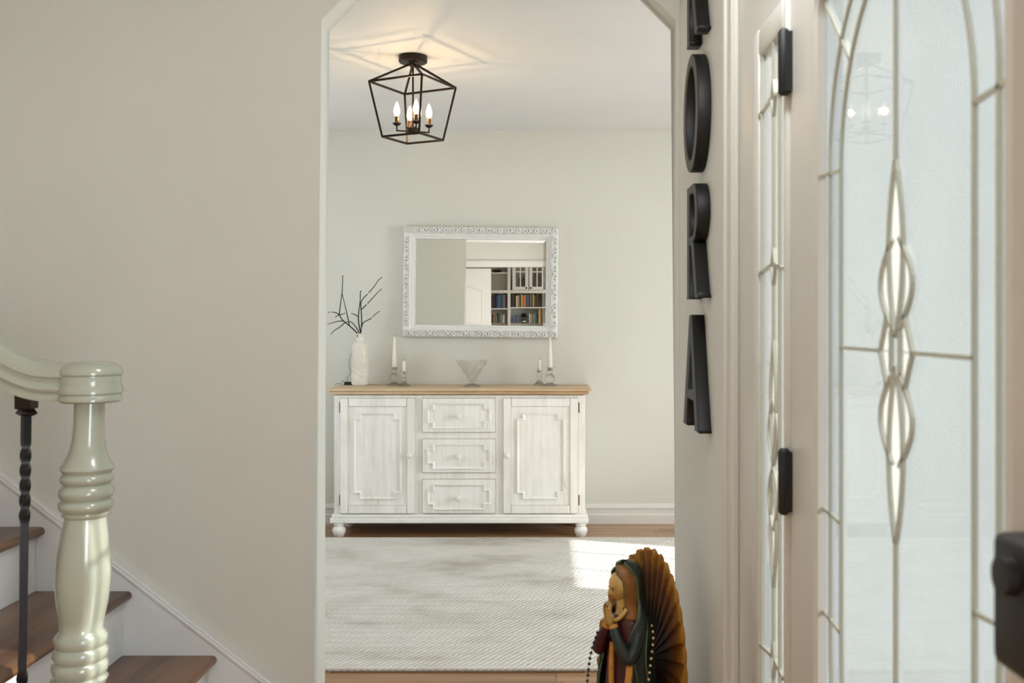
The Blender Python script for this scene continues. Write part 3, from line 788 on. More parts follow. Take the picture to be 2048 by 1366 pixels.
for (a, b_, kx) in ((681, 831, 820.5), (1006.5, 1156.5, 1014.5)):
    x0, x1, z0, z1 = sx(a), sx(b_), sz(1026), sz(796); fw = 16.5/SSC
    bm = BM()
    box(bm, (x0, -0.018, z0), (x0+fw, -0.001, z1), 0.0015); box(bm, (x1-fw, -0.018, z0), (x1, -0.001, z1), 0.0015)
    box(bm, (x0+fw, -0.0175, z1-fw), (x1-fw, -0.001, z1), 0.0015); box(bm, (x0+fw, -0.0175, z0), (x1-fw, -0.001, z0+fw), 0.0015)
    d_ = obj('cabinet_door', bm, 'whitewash_v', SB); wear_edges(d_)
    obj('panel', bx((x0+fw-0.002, -0.008, z0+fw-0.002), (x1-fw+0.002, -0.001, z1-fw+0.002)), 'whitewash_v', d_)
    obj('moulding', notched(BM(), x0+27/SSC, x1-28/SSC, z0+28/SSC, z1-29/SSC, 11.5/SSC, 5.0/SSC, -0.008, -0.019), 'whitewash_v', d_)
    knob(d_, sx(kx), sz(909.5), -0.018)
    for zz in (815, 1000):
        hx = x0-0.004 if a < 900 else x1+0.004
        obj('hinge', lathe(BM(), [(0.003, sz(zz)-0.03), (0.003, sz(zz)+0.03)], 8, (hx, -0.003)), 'bronze_sleeve', d_)
for (ya, yb, kz) in ((796, 864, 831.5), (877, 944.5, 912), (957.5, 1026, 994.5)):
    x0, x1, z0, z1 = sx(845), sx(991.5), sz(yb), sz(ya)
    d_ = obj('drawer', bx((x0, -0.016, z0), (x1, -0.001, z1), 0.002), 'whitewash_v', SB); wear_edges(d_)
    obj('moulding', notched(BM(), x0+10/SSC, x1-10/SSC, z0+7/SSC, z1-9.5/SSC, 10.5/SSC, 5.0/SSC, -0.016, -0.026), 'whitewash_h', d_)
    knob(d_, sx(918), sz(kz), -0.016)

# ------------------------------------------------------------------ things on the sideboard
# vase
vd = 6.05; vs = F/vd
vc = Vector(((720-VX)/vs, vd, ztop))
va = thing('vase', 'cream ceramic vase with embossed scrolls holding bare branches', 'vase', vc)
def vz(py): return (770.5-py)/vs
vprof = [(14.5, 770.5), (16.0, 768), (16.3, 764), (16.3, 740), (16.3, 715), (16.3, 697), (15.9, 691.5), (14.6, 687.8), (12.0, 685), (9.4, 683), (8.3, 680), (8.2, 675), (9.0, 670), (10.4, 667), (10.0, 666.5), (8.0, 668.5), (7.4, 674), (7.4, 680), (13.5, 692), (14.5, 760), (0, 764)]
dense = []
for i in range(len(vprof)-1):
    (r0, p0), (r1, p1) = vprof[i], vprof[i+1]
    k = max(1, int(abs(p1-p0)/0.9)) if i < 9 else 1
    for q in range(k): dense.append((r0+(r1-r0)*q/k, p0+(p1-p0)*q/k))
dense.append(vprof[-1])
def vrel(r, z, a):
    py = 770.5-z*vs
    if r*vs > 14.8 and 692 < py < 768:
        u = a*16.3; vv = py
        s1 = math.sin(u*0.9+2.2*math.sin(vv*0.33))*math.sin(vv*0.75+1.8*math.cos(u*0.55))
        return r+0.0030*max(-0.2, min(1.0, s1*2.2))
    return r
obj('vessel', lathe(BM(), [(r/vs, vz(p)) for r, p in dense], 110, fn=vrel), 'ceramic', va, 60)
# branches (traced outlines, given their own depth)
br = thing('branches', 'bare dark twig branches with tiny lights standing in the cream vase', 'branches', vc)
def cp2(cx, cy): return 640+cx/5.2526, 530+cy/5.2526
def bpt(cx, cy, dy):
    px, py = cp2(cx, cy); d = vd+dy
    return W(px, py, d)-vc
BR = [
    ([(395, 760), (385, 712), (310, 640), (240, 580), (205, 520), (215, 420), (232, 285), (237, 190), (238, 105)], -0.02, -0.06, 1.0),
    ([(310, 640), (285, 520), (255, 395), (230, 285)], -0.03, 0.04, 0.8),
    ([(205, 522), (160, 500), (120, 494), (84, 497)], -0.04, -0.09, 0.8),
    ([(205, 522), (150, 550)], -0.04, -0.08, 0.7), ([(205, 525), (250, 512), (268, 503)], -0.03, 0.03, 0.7),
    ([(245, 588), (180, 594), (80, 622)], -0.02, 0.06, 0.8),
    ([(262, 605), (205, 655), (150, 690), (112, 730)], -0.02, 0.10, 0.8),
    ([(405, 760), (408, 712), (375, 650), (320, 595), (262, 605)], 0.0, -0.02, 0.9),
    ([(430, 760), (425, 712), (408, 620), (403, 545), (410, 470), (422, 380), (425, 285), (440, 270)], 0.01, 0.03, 1.0),
    ([(403, 545), (365, 520), (328, 510)], 0.02, 0.08, 0.8),
    ([(428, 712), (438, 600), (432, 470), (430, 400), (460, 345), (500, 305), (570, 225), (610, 165), (658, 125)], 0.01, -0.08, 0.9),
    ([(432, 470), (490, 415), (560, 340), (610, 285), (652, 248)], -0.02, -0.10, 0.8),
    ([(440, 648), (455, 605), (500, 580), (545, 555), (590, 510), (635, 483)], 0.02, 0.09, 0.8),
]
for pts, d0, d1, k in BR:
    n = len(pts)
    P_ = smooth_path([bpt(c[0], c[1], d0+(d1-d0)*i/(n-1)) for i, c in enumerate(pts)], 4)
    m_ = len(P_)
    obj('twig', tube(BM(), P_, 0.0041*k, 7, [1.0-0.45*i/(m_-1) for i in range(m_)]), 'twig', br, 60)
for (cx, cy, dd) in ((238, 95, -0.06), (250, 212, -0.05), (212, 342, -0.05), (268, 503, 0.03), (150, 552, -0.08), (308, 510, 0.08), (448, 262, 0.03), (585, 215, -0.05), (660, 122, -0.08), (505, 300, -0.05), (655, 245, -0.10), (495, 410, -0.05), (635, 480, 0.09), (552, 552, 0.06), (110, 735, 0.10), (215, 652, 0.05), (115, 494, -0.09)):
    obj('bud', sphere(BM(), bpt(cx, cy, dd), 0.0031, 8, 6, (1, 1, 1.4)), 'twig_light', br, 60, 'tiny pale bud light')
# battery box with cable
bb = thing('battery_box', 'small black battery box with thin cable behind the vase', 'battery box', (W(697, 768, 6.12).x, 6.11, ztop))
obj('case', bx((-0.022, -0.014, 0), (0.024, 0.014, 0.019), 0.002), 'black_plastic', bb)
def bbp(cx, cy, d=6.13):
    px, py = cp2(cx, cy); p = W(px, py, d)-Vector(bb.location); p.z = max(p.z, 0.002); return p
obj('cable', tube(BM(), smooth_path([bbp(345, 905), bbp(318, 960), bbp(305, 1040), bbp(320, 1110), bbp(318, 1140), bbp(285, 1180), bbp(290, 1222)], 5), 0.0013, 6), 'black_plastic', bb, 60)
obj('cable', tube(BM(), smooth_path([bbp(270, 1240), bbp(245, 1215, 6.11), bbp(215, 1245, 6.09), bbp(180, 1245, 6.05), bbp(158, 1270, 6.04)], 5), 0.0013, 6), 'black_plastic', bb, 60)
# candlesticks
def candlestick(px, basepy, d, tall, label, clabel):
    s = F/d; c = Vector(((px-VX)/s, d, ztop)); k = 1.0/s
    o = thing('candlestick', label, 'candlestick', c, 0, 'glass candlesticks on the sideboard')
    if tall:
        pr = [(0, 0), (15.5, 0), (16, 1.2), (14.5, 2.4), (9, 4.0), (6.5, 6.5), (9.2, 9), (9.5, 14), (9.2, 20), (7, 22.5), (4, 25), (5.5, 28), (6.2, 31), (6.2, 36), (13, 36.6), (13, 37.4), (5.0, 37.4), (5.0, 30.5), (0, 30.5)]
        zc0, r0, h0, r1 = 30.6, 4.6, 60+7, 1.6
    else:
        pr = [(0, 0), (12.5, 0), (13, 1), (11.5, 2.2), (7, 5), (4.2, 10), (6.5, 13.5), (6, 16), (4.5, 18.5), (6.5, 22), (5.8, 25), (6, 28.5), (9.5, 29.2), (9.5, 30), (3.8, 30), (3.8, 25), (0, 25)]
        zc0, r0, h0, r1 = 25.1, 3.0, 26, 2.3
    obj('holder', lathe(BM(), [(r*k, z*k) for r, z in pr], 6 if False else 24), 'crystal', o, 40)
    cd = thing('taper_candle' if tall else 'candle_stub', clabel, 'candle', c+Vector((0, 0, zc0*k)), 0, 'white candles on the sideboard')
    obj('wax', lathe(BM(), [(r0*k, 0), (r0*k, h0*k*0.35), (r1*k*1.3+0.0005, h0*k*0.93), (r1*k*0.6, h0*k), (0, h0*k)], 16), 'wax', cd, 40)
    obj('wick', tube(BM(), [(0, 0, h0*k-0.002), (0.001, 0, h0*k+0.006), (-0.002, 0, h0*k+0.010)], 0.0011, 6), 'wick', cd)
candlestick(789, 770, 6.07, True, 'tall clear glass candlestick near the vase', 'tall cream taper candle left of the mirror bottom')
candlestick(808, 772, 5.99, False, 'short clear glass candlestick on the vase side', 'short white candle stub on the vase side')
candlestick(1078.5, 769, 6.09, False, 'short clear glass candlestick at the right end of the sideboard', 'short white candle stub at the right of the bowl')
candlestick(1100, 769, 6.0, True, 'tall clear glass candlestick at the right end of the sideboard', 'tall white taper candle overlapping the mirror corner')
# cut glass bowl
bd = 5.96; bs = F/bd
bw = thing('glass_bowl', 'flared cut-glass footed bowl in the middle of the sideboard', 'bowl', ((944-VX)/bs, bd, ztop))
bpr = [(0, 0), (17, 0), (18, 1.2), (16, 2.6), (11, 4.2), (9.6, 6), (9.4, 12), (9.8, 17), (13, 23), (19, 31.5), (26, 41.5), (33, 52), (33.5, 52.8), (32.2, 52.8), (25, 42), (18, 32), (11.5, 23), (7.5, 17), (6.5, 10), (0, 8)]
dn = []
for i in range(len(bpr)-1):
    k = 6 if 6 <= i <= 10 else 1
    for q in range(k): dn.append((bpr[i][0]+(bpr[i+1][0]-bpr[i][0])*q/k, bpr[i][1]+(bpr[i+1][1]-bpr[i][1])*q/k, i))
dn.append((0, 8, 99))
def cut(r, z, a):
    q = z*bs
    if 8 < q < 48 and r*bs > 9:
        s = math.sin(a*8+q*0.22)*math.sin(a*8-q*0.22)
        return r*(1.0+0.045*(1 if s > 0.45 else (-1 if s < -0.55 else 0)))
    return r
obj('vessel', lathe(BM(), [(r/bs, z/bs) for r, z, i in dn], 96, fn=cut), 'crystal', bw, 30)

# ------------------------------------------------------------------ mirror
MD = D-0.045
ms = F/MD
mc = W(961, 564.5, MD)
mw, mh = 310/ms, 221/ms
MI = thing('mirror', 'wide mirror in an ornate white carved frame above the sideboard', 'mirror', (mc.x, MD, mc.z))
MI.rotation_euler = (0, math.radians(0.65), 0)
hw_, hh = mw/2, mh/2
fprofile = [(0.0, 0.042), (0.0, 0.004), (0.004, -0.004), (0.012, -0.006), (0.040, -0.004), (0.046, 0.002), (0.052, 0.006), (0.055, 0.004), (0.060, 0.008), (0.066, 0.016), (0.070, 0.014), (0.074, 0.016), (0.076, 0.028)]
bm = BM(); rings = []
for (o_, y_) in fprofile:
    rings.append([bm.verts.new(p) for p in ((-hw_+o_, y_, -hh+o_), (hw_-o_, y_, -hh+o_), (hw_-o_, y_, hh-o_), (-hw_+o_, y_, hh-o_))])
for i in range(len(rings)-1):
    for k in range(4): bm.faces.new((rings[i][k], rings[i][(k+1) % 4], rings[i+1][(k+1) % 4], rings[i+1][k]))
fo = obj('frame', bm, 'frame_white', MI)
# bevelled glass
gi = 0.0745; bv = 0.017; gw, gh = hw_-gi, hh-gi
bm = BM()
o4 = [bm.verts.new(p) for p in ((-gw, 0.0265, -gh), (gw, 0.0265, -gh), (gw, 0.0265, gh), (-gw, 0.0265, gh))]
i4 = [bm.verts.new(p) for p in ((-gw+bv, 0.0262, -gh+bv), (gw-bv, 0.0262, -gh+bv), (gw-bv, 0.0262, gh-bv), (-gw+bv, 0.0262, gh-bv))]
bm.faces.new(i4)
for k in range(4): bm.faces.new((o4[k], o4[(k+1) % 4], i4[(k+1) % 4], i4[k]))
bk = [bm.verts.new((q.co.x, 0.031, q.co.z)) for q in o4]
bm.faces.new(bk)
for k in range(4): bm.faces.new((o4[k], o4[(k+1) % 4], bk[(k+1) % 4], bk[k]))
obj('mirror_glass', bm, 'mirror_glass', MI, None, 'silvered glass reflecting a white door and bookshelves')
# carved scrolls
bm = BM()
sp1 = [(0.022*(t/16)*0.62*math.cos(2.0*PI*1.35*t/16)-0.008, -0.002, 0.022*(t/16)*0.62*math.sin(2.0*PI*1.35*t/16)) for t in range(1, 17)]
tube(bm, sp1, 0.0050, 6, [0.6+0.5*t/16 for t in range(16)])
tube(bm, smooth_path([(-0.022, 0, -0.012), (-0.006, -0.003, -0.015), (0.012, -0.004, -0.009), (0.020, -0.003, 0.004), (0.016, 0, 0.014)], 4), 0.0044, 6)
tube(bm, smooth_path([(0.008, 0, 0.015), (0.018, -0.003, 0.008), (0.025, -0.002, -0.006)], 4), 0.0040, 6)
sphere(bm, (0.004, -0.003, 0.0), 0.005, 8, 6)
scroll = mesh_from_bm('scroll', bm, 60)
def put_scroll(x, z, ang, flip):
    o = obj('carved_scroll', scroll, 'frame_white', fo); o.location = (x, -0.008, z); o.rotation_euler = (0, ang, 0); o.scale = (flip*1.12, 1.5, 1.12)
nx_, nz_ = 17, 12
for k in range(nx_):
    x = -hw_+0.030+(2*hw_-0.06)*k/(nx_-1)
    put_scroll(x, hh-0.024, 0, 1 if k % 2 else -1); put_scroll(x, -hh+0.024, PI, 1 if k % 2 else -1)
for k in range(1, nz_-1):
    z = -hh+0.030+(2*hh-0.06)*k/(nz_-1)
    put_scroll(-hw_+0.024, z, -PI/2, 1 if k % 2 else -1); put_scroll(hw_-0.024, z, PI/2, 1 if k % 2 else -1)

# ------------------------------------------------------------------ rug
ry0, ry1 = 3.557, 5.745
rug = obj('area_rug', bx((-2.0, ry0, 0.0), (1.38, ry1, 0.012), 0.004, 2), 'rug_weave')
tag(rug, 'large greige woven area rug on the dining room floor', 'rug')

# ------------------------------------------------------------------ library seen in the mirror
BF = -5.72; bsc = F/(2*D-BF)
def lx(px): return (px-VX)/bsc
def lz(py): return CZ-(py-VY)/bsc
BC = thing('bookcase', 'white built-in bookcase with shelves and glass-door cabinets, reflected in mirror', 'bookcase', (lx(1019), BF, 0))
bcx = lx(1019)
bxs = [lx(930)-bcx, lx(1015)-bcx, lx(1021)-bcx, lx(1085)-bcx, lx(1088)-bcx, lx(1150)-bcx]
dpt = YL-BF+0.005
obj('back_panel', bx((bxs[0], dpt, 0), (bxs[5]+0.03, dpt+0.015, 2.42)), 'trim_white', BC)
for a, b_ in ((bxs[0]-0.03, bxs[0]), (bxs[1], bxs[2]), (bxs[3], bxs[4]), (bxs[5], bxs[5]+0.03)):
    obj('upright', bx((a, dpt, 0), (b_, 0, 2.42), 0.003), 'trim_white', BC)
def shelf(x0, x1, z, t, y1=-0.01): obj('shelf', bx((x0, dpt+0.016, z-t), (x1, y1, z), 0.002), 'trim_white', BC)
rows = {}
for bay, (a, b_) in enumerate(((bxs[0], bxs[1]), (bxs[2], bxs[3]), (bxs[4], bxs[5]))):
    off = 0.0 if bay == 0 else 0.02
    shelf(a, b_, lz(580.5), 0.055, 0.0); shelf(a, b_, lz(616.5)+off, 0.022); shelf(a, b_, lz(650)+off, 0.03); shelf(a, b_, 0.9, 0.025); shelf(a, b_, 0.55, 0.03)
    shelf(a, b_, 2.42, 0.04, 0.0)
    rows[bay] = (a, b_, lz(616.5)+off, lz(650)+off)
shelf(bxs[0], bxs[1], lz(545), 0.02)
def glass_door(x0, x1, z0, z1, knob_x):
    bm = BM(); t = 0.058
    box(bm, (x0, -0.002, z0), (x0+t, 0.018, z1)); box(bm, (x1-t, -0.002, z0), (x1, 0.018, z1)); box(bm, (x0+t, -0.002, z0), (x1-t, 0.018, z0+t)); box(bm, (x0+t, -0.002, z1-t), (x1-t, 0.018, z1))
    d_ = obj('cabinet_door', bm, 'trim_white', BC)
    xm = (x0+x1)/2
    obj('muntin', bx((xm-0.010, 0.0, z0+t), (xm+0.010, 0.016, z1-t)), 'trim_white', d_)
    obj('muntin', bx((x0+t, 0.0, lz(544)-0.01), (x1-t, 0.0155, lz(544)+0.01)), 'trim_white', d_)
    obj('pane', bx((x0+t, 0.004, z0+t), (x1-t, 0.008, z1-t)), 'clear_pane', d_)
    obj('knob', sphere(BM(), (knob_x, 0.030, z0+0.035), 0.016), 'knob_black', d_, 50, 'dark round knob')
gz0 = lz(580.5)+0.004
glass_door(lx(1025)-bcx, lx(1057)-bcx, gz0, 2.36, lx(1053)-bcx)
glass_door(lx(1058.5)-bcx, lx(1090)-bcx, gz0, 2.36, lx(1062)-bcx)
for nm, c in (('navy blue', (34, 44, 66)), ('dark blue', (46, 66, 96)), ('steel blue', (88, 112, 136)), ('black', (26, 25, 26)), ('maroon', (92, 34, 34)), ('cream', (212, 203, 180)), ('orange', (204, 104, 48)), ('tan', (180, 152, 106)), ('green', (66, 86, 62)), ('yellow', (206, 170, 66)), ('brown', (92, 62, 42)), ('grey', (128, 130, 130)), ('teal', (66, 112, 112)), ('purple', (84, 60, 92)), ('white', (218, 216, 208))):
    mat_plain('book_'+nm, S(c), 0.55)
mat_plain('paper', S((222, 214, 196)), 0.8)
ORD = ['first', 'second', 'third', 'fourth', 'fifth', 'sixth', 'seventh', 'eighth', 'ninth', 'tenth', 'eleventh', 'twelfth', 'thirteenth', 'fourteenth', 'fifteenth', 'sixteenth', 'seventeenth', 'eighteenth', 'nineteenth', 'twentieth']
def book_row(x0, zbase, items, hmin, hmax, where, yfront=0.04, tilt=0.0, gap=0.0015):
    x = x0+bcx
    for i, (nm, wpx) in enumerate(items):
        w = wpx/bsc; h = random.uniform(hmin, hmax); dp = random.uniform(0.16, 0.21)
        yf = BF-yfront-random.uniform(0, 0.02)
        bk_ = thing('book', '%s book, %s from the left %s' % (nm, ORD[i], where), 'book', (x+w/2, yf, zbase+0.0005), 0, 'books in the bookcase')
        bm = BM(); t = 0.0025
        box(bm, (-w/2, -dp, 0), (-w/2+t, 0, h)); box(bm, (w/2-t, -dp, 0), (w/2, 0, h)); box(bm, (-w/2, -t, 0), (w/2, 0.001, h), 0.0)
        obj('cover', bm, 'book_'+nm, bk_)
        obj('pages', bx((-w/2+t, -dp+0.004, 0.003), (w/2-t, -t, h-0.005)), 'paper', bk_)
        if tilt:
            bk_.rotation_euler = (0, tilt, 0); bk_.location.z += abs(math.sin(tilt))*w/2+0.001
            x += w/math.cos(tilt)+0.001
        else:
            x += w+gap
a0, b0, zr1, zr2 = rows[0]
UL = 'on the upper left shelf in the mirror'; LL = 'on the lower left shelf in the mirror'; UR = 'on the upper right shelf in the mirror'; LR = 'on the lower right shelf in the mirror'
book_row(lx(981)-bcx, zr1, [('navy blue', 3), ('maroon', 2.5), ('navy blue', 3), ('black', 2.5), ('dark blue', 3.2), ('steel blue', 3), ('teal', 2.2), ('dark blue', 3), ('steel blue', 2.5), ('grey', 3), ('maroon', 3)], 0.22, 0.262, UL)
book_row(lx(984)-bcx, zr2, [('black', 2.6), ('tan', 2), ('brown', 2.4), ('cream', 1.6), ('black', 3), ('teal', 2.2), ('green', 2.4), ('cream', 1.8), ('steel blue', 2.4), ('white', 1.8), ('cream', 1.8)], 0.16, 0.24, LL, tilt=0.03)
a1, b1, zr1, zr2 = rows[1]
book_row(lx(1022)-bcx, zr1, [('black', 3.2), ('brown', 3), ('black', 3.5), ('cream', 2.2), ('tan', 2), ('grey', 2.5), ('black', 2.5), ('yellow', 2.6), ('orange', 4.6), ('tan', 2), ('dark blue', 3), ('steel blue', 2.4), ('maroon', 2.8), ('grey', 2.4), ('brown', 2.6), ('yellow', 2), ('green', 2.6), ('maroon', 3), ('brown', 2.4)], 0.205, 0.243, UR)
book_row(lx(1026)-bcx, zr2, [('steel blue', 2.0), ('purple', 2.0), ('teal', 2.0), ('steel blue', 2.2)], 0.14, 0.17, LR, tilt=0.22)
book_row(lx(1058)-bcx, zr2, [('cream', 2.0), ('grey', 2), ('tan', 2), ('green', 2), ('cream', 1.8), ('teal', 2.2), ('steel blue', 2), ('black', 2.4)], 0.17, 0.21, 'right of the dark plant in the mirror')
book_row(lx(1077)-bcx, zr2, [('tan', 3), ('yellow', 2.2)], 0.25, 0.27, 'in the tall pair by the dark plant')
book_row(lx(1089)-bcx, rows[2][2], [('grey', 2.5), ('black', 2.5), ('grey', 3), ('brown', 3)], 0.2, 0.25, 'on the far right shelf edge in the mirror')
# books behind the glass doors
book_row(lx(1031)-bcx, gz0-0.004, [('grey', 3), ('grey', 2.6), ('black', 3), ('brown', 3), ('green', 3), ('black', 2.6), ('brown', 3.2)], 0.2, 0.3, 'behind the glass doors, reflected in the mirror', 0.10)
book_row(lx(1063)-bcx, gz0-0.004, [('black', 3), ('brown', 3.4), ('brown', 3), ('black', 3), ('maroon', 3)], 0.24, 0.31, 'behind the right glass door, reflected in the mirror', 0.10)
# dark bowl on the top left shelf
obj_ = obj('shelf_bowl', lathe(BM(), [(0.03, 0), (0.05, 0.004), (0.085, 0.03), (0.10, 0.05), (0.095, 0.05), (0.06, 0.012), (0, 0.008)], 24), 'knob_black', None, 45)
obj_.location = (lx(993), BF-0.15, lz(545)+0.001); tag(obj_, 'dark shallow bowl on the top left library shelf in the mirror', 'bowl')
# dark plant
mat_plain('leaf_dark', S((24, 27, 24)), 0.55); mat_plain('pot_black', S((26, 26, 27)), 0.4)
pp_ = Vector((lx(1047.6), BF-0.13, zr2+0.001))
pt = thing('potted_plant', 'dark leafy potted plant among books in the mirror', 'plant', pp_)
obj('pot', lathe(BM(), [(0.035, 0), (0.05, 0.06), (0.052, 0.075), (0.045, 0.075), (0.04, 0.03), (0, 0.02)], 20), 'pot_black', pt, 45)
obj('pot_band', lathe(BM(), [(0.0462, 0.034), (0.0505, 0.055), (0.049, 0.0545), (0.045, 0.034)], 20), 'book_white', pt, 45)
bm = BM()
leafm = None
for k in range(70):
    a = random.uniform(0, 2*PI); e = random.uniform(-0.1, 1.3); L = random.uniform(0.05, 0.085)
    c = Vector((0, 0, 0.12)); d_ = Vector((math.cos(a)*math.cos(e), math.sin(a)*math.cos(e)*0.7, math.sin(e)))
    s_, u_ = frame_at(d_); w = 0.016
    q = [c+d_*L*0.45, c+d_*L*0.8+s_*w, c+d_*(L*1.25), c+d_*L*0.8-s_*w]
    f0 = [bm.verts.new(p) for p in q]; f1 = [bm.verts.new(p-u_*0.002) for p in q]
    bm.faces.new(f0); bm.faces.new(list(reversed(f1)))
    for i in range(4): bm.faces.new((f0[i], f0[(i+1) % 4], f1[(i+1) % 4], f1[i]))
tube(bm, [(0, 0, 0.03), (0.004, 0, 0.14)], 0.005, 6)
fol = obj('foliage', bm, 'leaf_dark', pt); fol['kind'] = 'stuff'
# white panelled door standing in the library opening
hs = F/(2*D-YH+0.06)
def hx(px): return (px-VX)/hs
DY = YH-0.10
d2 = struct('door_2', bx((hx(982)-0.80, DY-0.035, 0.01), (hx(982), DY, 2.02), 0.002), 'trim_white', label='white panelled door reflected in the mirror')
def arched_panel(x0, x1, z0, z1, rise):
    n = 14
    def path(o):
        pts = [(x0+o, z0+o), (x1-o, z0+o), (x1-o, z1-o)]
        for k in range(1, n):
            t = k/n; xx = (x1-o)+((x0+o)-(x1-o))*t
            pts.append((xx, z1-o+rise*(math.sin(PI*t)**1.6)))
        pts.append((x0+o, z1-o)); return pts
    bm = BM(); lv = [(0, 0.0), (0.012, -0.010), (0.022, -0.010), (0.05, 0.003)]
    lv = [(0, 0.0005), (0.008, 0.010), (0.018, 0.004), (0.03, 0.002), (0.06, 0.009)]
    rings = [[bm.verts.new((p[0], DY+y_, p[1])) for p in path(o)] for o, y_ in lv]
    m_ = len(rings[0])
    for i in range(len(rings)-1):
        for k in range(m_): bm.faces.new((rings[i][k], rings[i][(k+1) % m_], rings[i+1][(k+1) % m_], rings[i+1][k]))
    bm.faces.new(rings[-1])
    return bm
px1 = hx(966)
obj('panel', arched_panel(hx(982)-0.68, px1, 0.98, 1.71, 0.075), 'trim_white', d2, 30)
obj('panel', arched_panel(hx(982)-0.68, px1, 0.14, 0.84, 0.0), 'trim_white', d2, 30)
# ------------------------------------------------------------------ painted statuette by the hall wall
def mat_radial_gold(name):
    m, nt, b = new_mat(name)
    tc = nt.nodes.new('ShaderNodeTexCoord'); mp = nt.nodes.new('ShaderNodeMapping')
    mp.inputs['Location'].default_value = (0, 0, -0.33*2.9); mp.inputs['Scale'].default_value = (5.5, 0.0, 2.9)
    lnk(nt, tc.outputs['Object'], mp.inputs['Vector'])
    ln = nt.nodes.new('ShaderNodeVectorMath'); ln.operation = 'LENGTH'; lnk(nt, mp.outputs['Vector'], ln.inputs[0])
    n = noise(nt, tex_coord(nt), 38, 4)
    ma = nt.nodes.new('ShaderNodeMath'); ma.operation = 'MULTIPLY_ADD'; ma.inputs[1].default_value = 0.30
    lnk(nt, n, ma.inputs[0]); lnk(nt, ln.outputs['Value'], ma.inputs[2])
    lnk(nt, ramp(nt, ma.outputs[0], [(0.55, S((40, 24, 14))), (0.85, S((104, 64, 28))), (1.0, S((150, 100, 30))), (1.12, S((172, 120, 40)))]), b.inputs['Base Color'])
    b.inputs['Roughness'].default_value = 0.42
    MATS[name] = m
mat_radial_gold('mandorla_gold')
mat_plain('st_skin', S((196, 160, 92)), 0.42, var=0.12, vscale=60)
mat_plain('st_robe', S((70, 20, 22)), 0.45, var=0.45, vscale=30)
mat_plain('st_mantle', S((24, 34, 30)), 0.38, var=0.4, vscale=25)
mat_plain('st_mantle_edge', S((84, 104, 72)), 0.45)
mat_plain('st_gold', S((196, 134, 48)), 0.42, var=0.2, vscale=40)
mat_plain('st_hood', S((132, 86, 38)), 0.45, var=0.25, vscale=50)
mat_plain('st_base', S((58, 40, 26)), 0.5, var=0.3, vscale=30)
mat_plain('bead_dark', S((22, 16, 14)), 0.3); mat_plain('bead_pale', S((214, 186, 140)), 0.35)
SY = thing('statuette', 'painted statuette of a praying robed woman before golden rays, by the wall', 'statuette', (0.221, 2.655, 0.0), math.radians(-52))
# local frame: front is -Y, height 0.63
def loft(bm, secs, n=32, a0=0.0, a1=2*PI, fn=None, closed=True):
    """secs: (z, rx, ry, cx, cy); fn(a, z) -> radius factor"""
    rings = []
    m_ = n if closed else n+1
    for (z, rx, ry, cx, cy) in secs:
        ring = []
        for k in range(m_):
            a = a0+(a1-a0)*k/n
            f = fn(a, z) if fn else 1.0
            ring.append(bm.verts.new((cx+rx*f*math.sin(a), cy-ry*f*math.cos(a), z)))
        rings.append(ring)
    for i in range(len(rings)-1):
        for k in range(n if closed else n):
            j = (k+1) % m_
            if not closed and k+1 >= m_: continue
            bm.faces.new((rings[i][k], rings[i][j], rings[i+1][j], rings[i+1][k]))
    return rings
def densify(secs, k=3):
    out = []
    P_ = smooth_path([(s[1], s[2], s[0]) for s in secs], k); Q_ = smooth_path([(s[3], s[4], s[0]) for s in secs], k)
    for p, q in zip(P_, Q_): out.append((p.z, p.x, p.y, q.x, q.y))
    return out
# base
obj('base', lathe(BM(), [(0.088, 0), (0.094, 0.006), (0.094, 0.03), (0.085, 0.04), (0.08, 0.055), (0.0, 0.06)], 36, (0, 0.01), None, (1.0, 0.85)), 'st_base', SY, 40)
# robe (gown, bodice and neck in one skin)
bm = BM()
robe = [(0.052, 0.072, 0.060, 0, 0), (0.12, 0.066, 0.056, 0, 0), (0.22, 0.060, 0.050, 0, 0), (0.32, 0.055, 0.044, 0, 0), (0.38, 0.054, 0.042, 0, 0.002), (0.43, 0.054, 0.038, 0, 0.004), (0.455, 0.048, 0.033, 0, 0.004), (0.468, 0.034, 0.028, 0, 0.002), (0.474, 0.022, 0.021, 0, 0.0)]
rg = loft(bm, densify(robe), 48, fn=lambda a, z: 1+(0.05*math.cos(a*9+z*14)*max(0, min(1, (0.40-z)/0.25))))
bm.faces.new(rg[0]); bm.faces.new(rg[-1])
obj('gown', bm, 'st_robe', SY, 60)
bm = BM()
rg = loft(bm, densify([(0.455, 0.030, 0.026, 0, 0.000), (0.474, 0.023, 0.023, 0, -0.001), (0.490, 0.0175, 0.019, 0, -0.004), (0.508, 0.0165, 0.018, 0, -0.007), (0.53, 0.017, 0.018, 0, -0.009)]), 28)
bm.faces.new(rg[0]); bm.faces.new(rg[-1])
obj('neck', bm, 'st_skin', SY, 60)
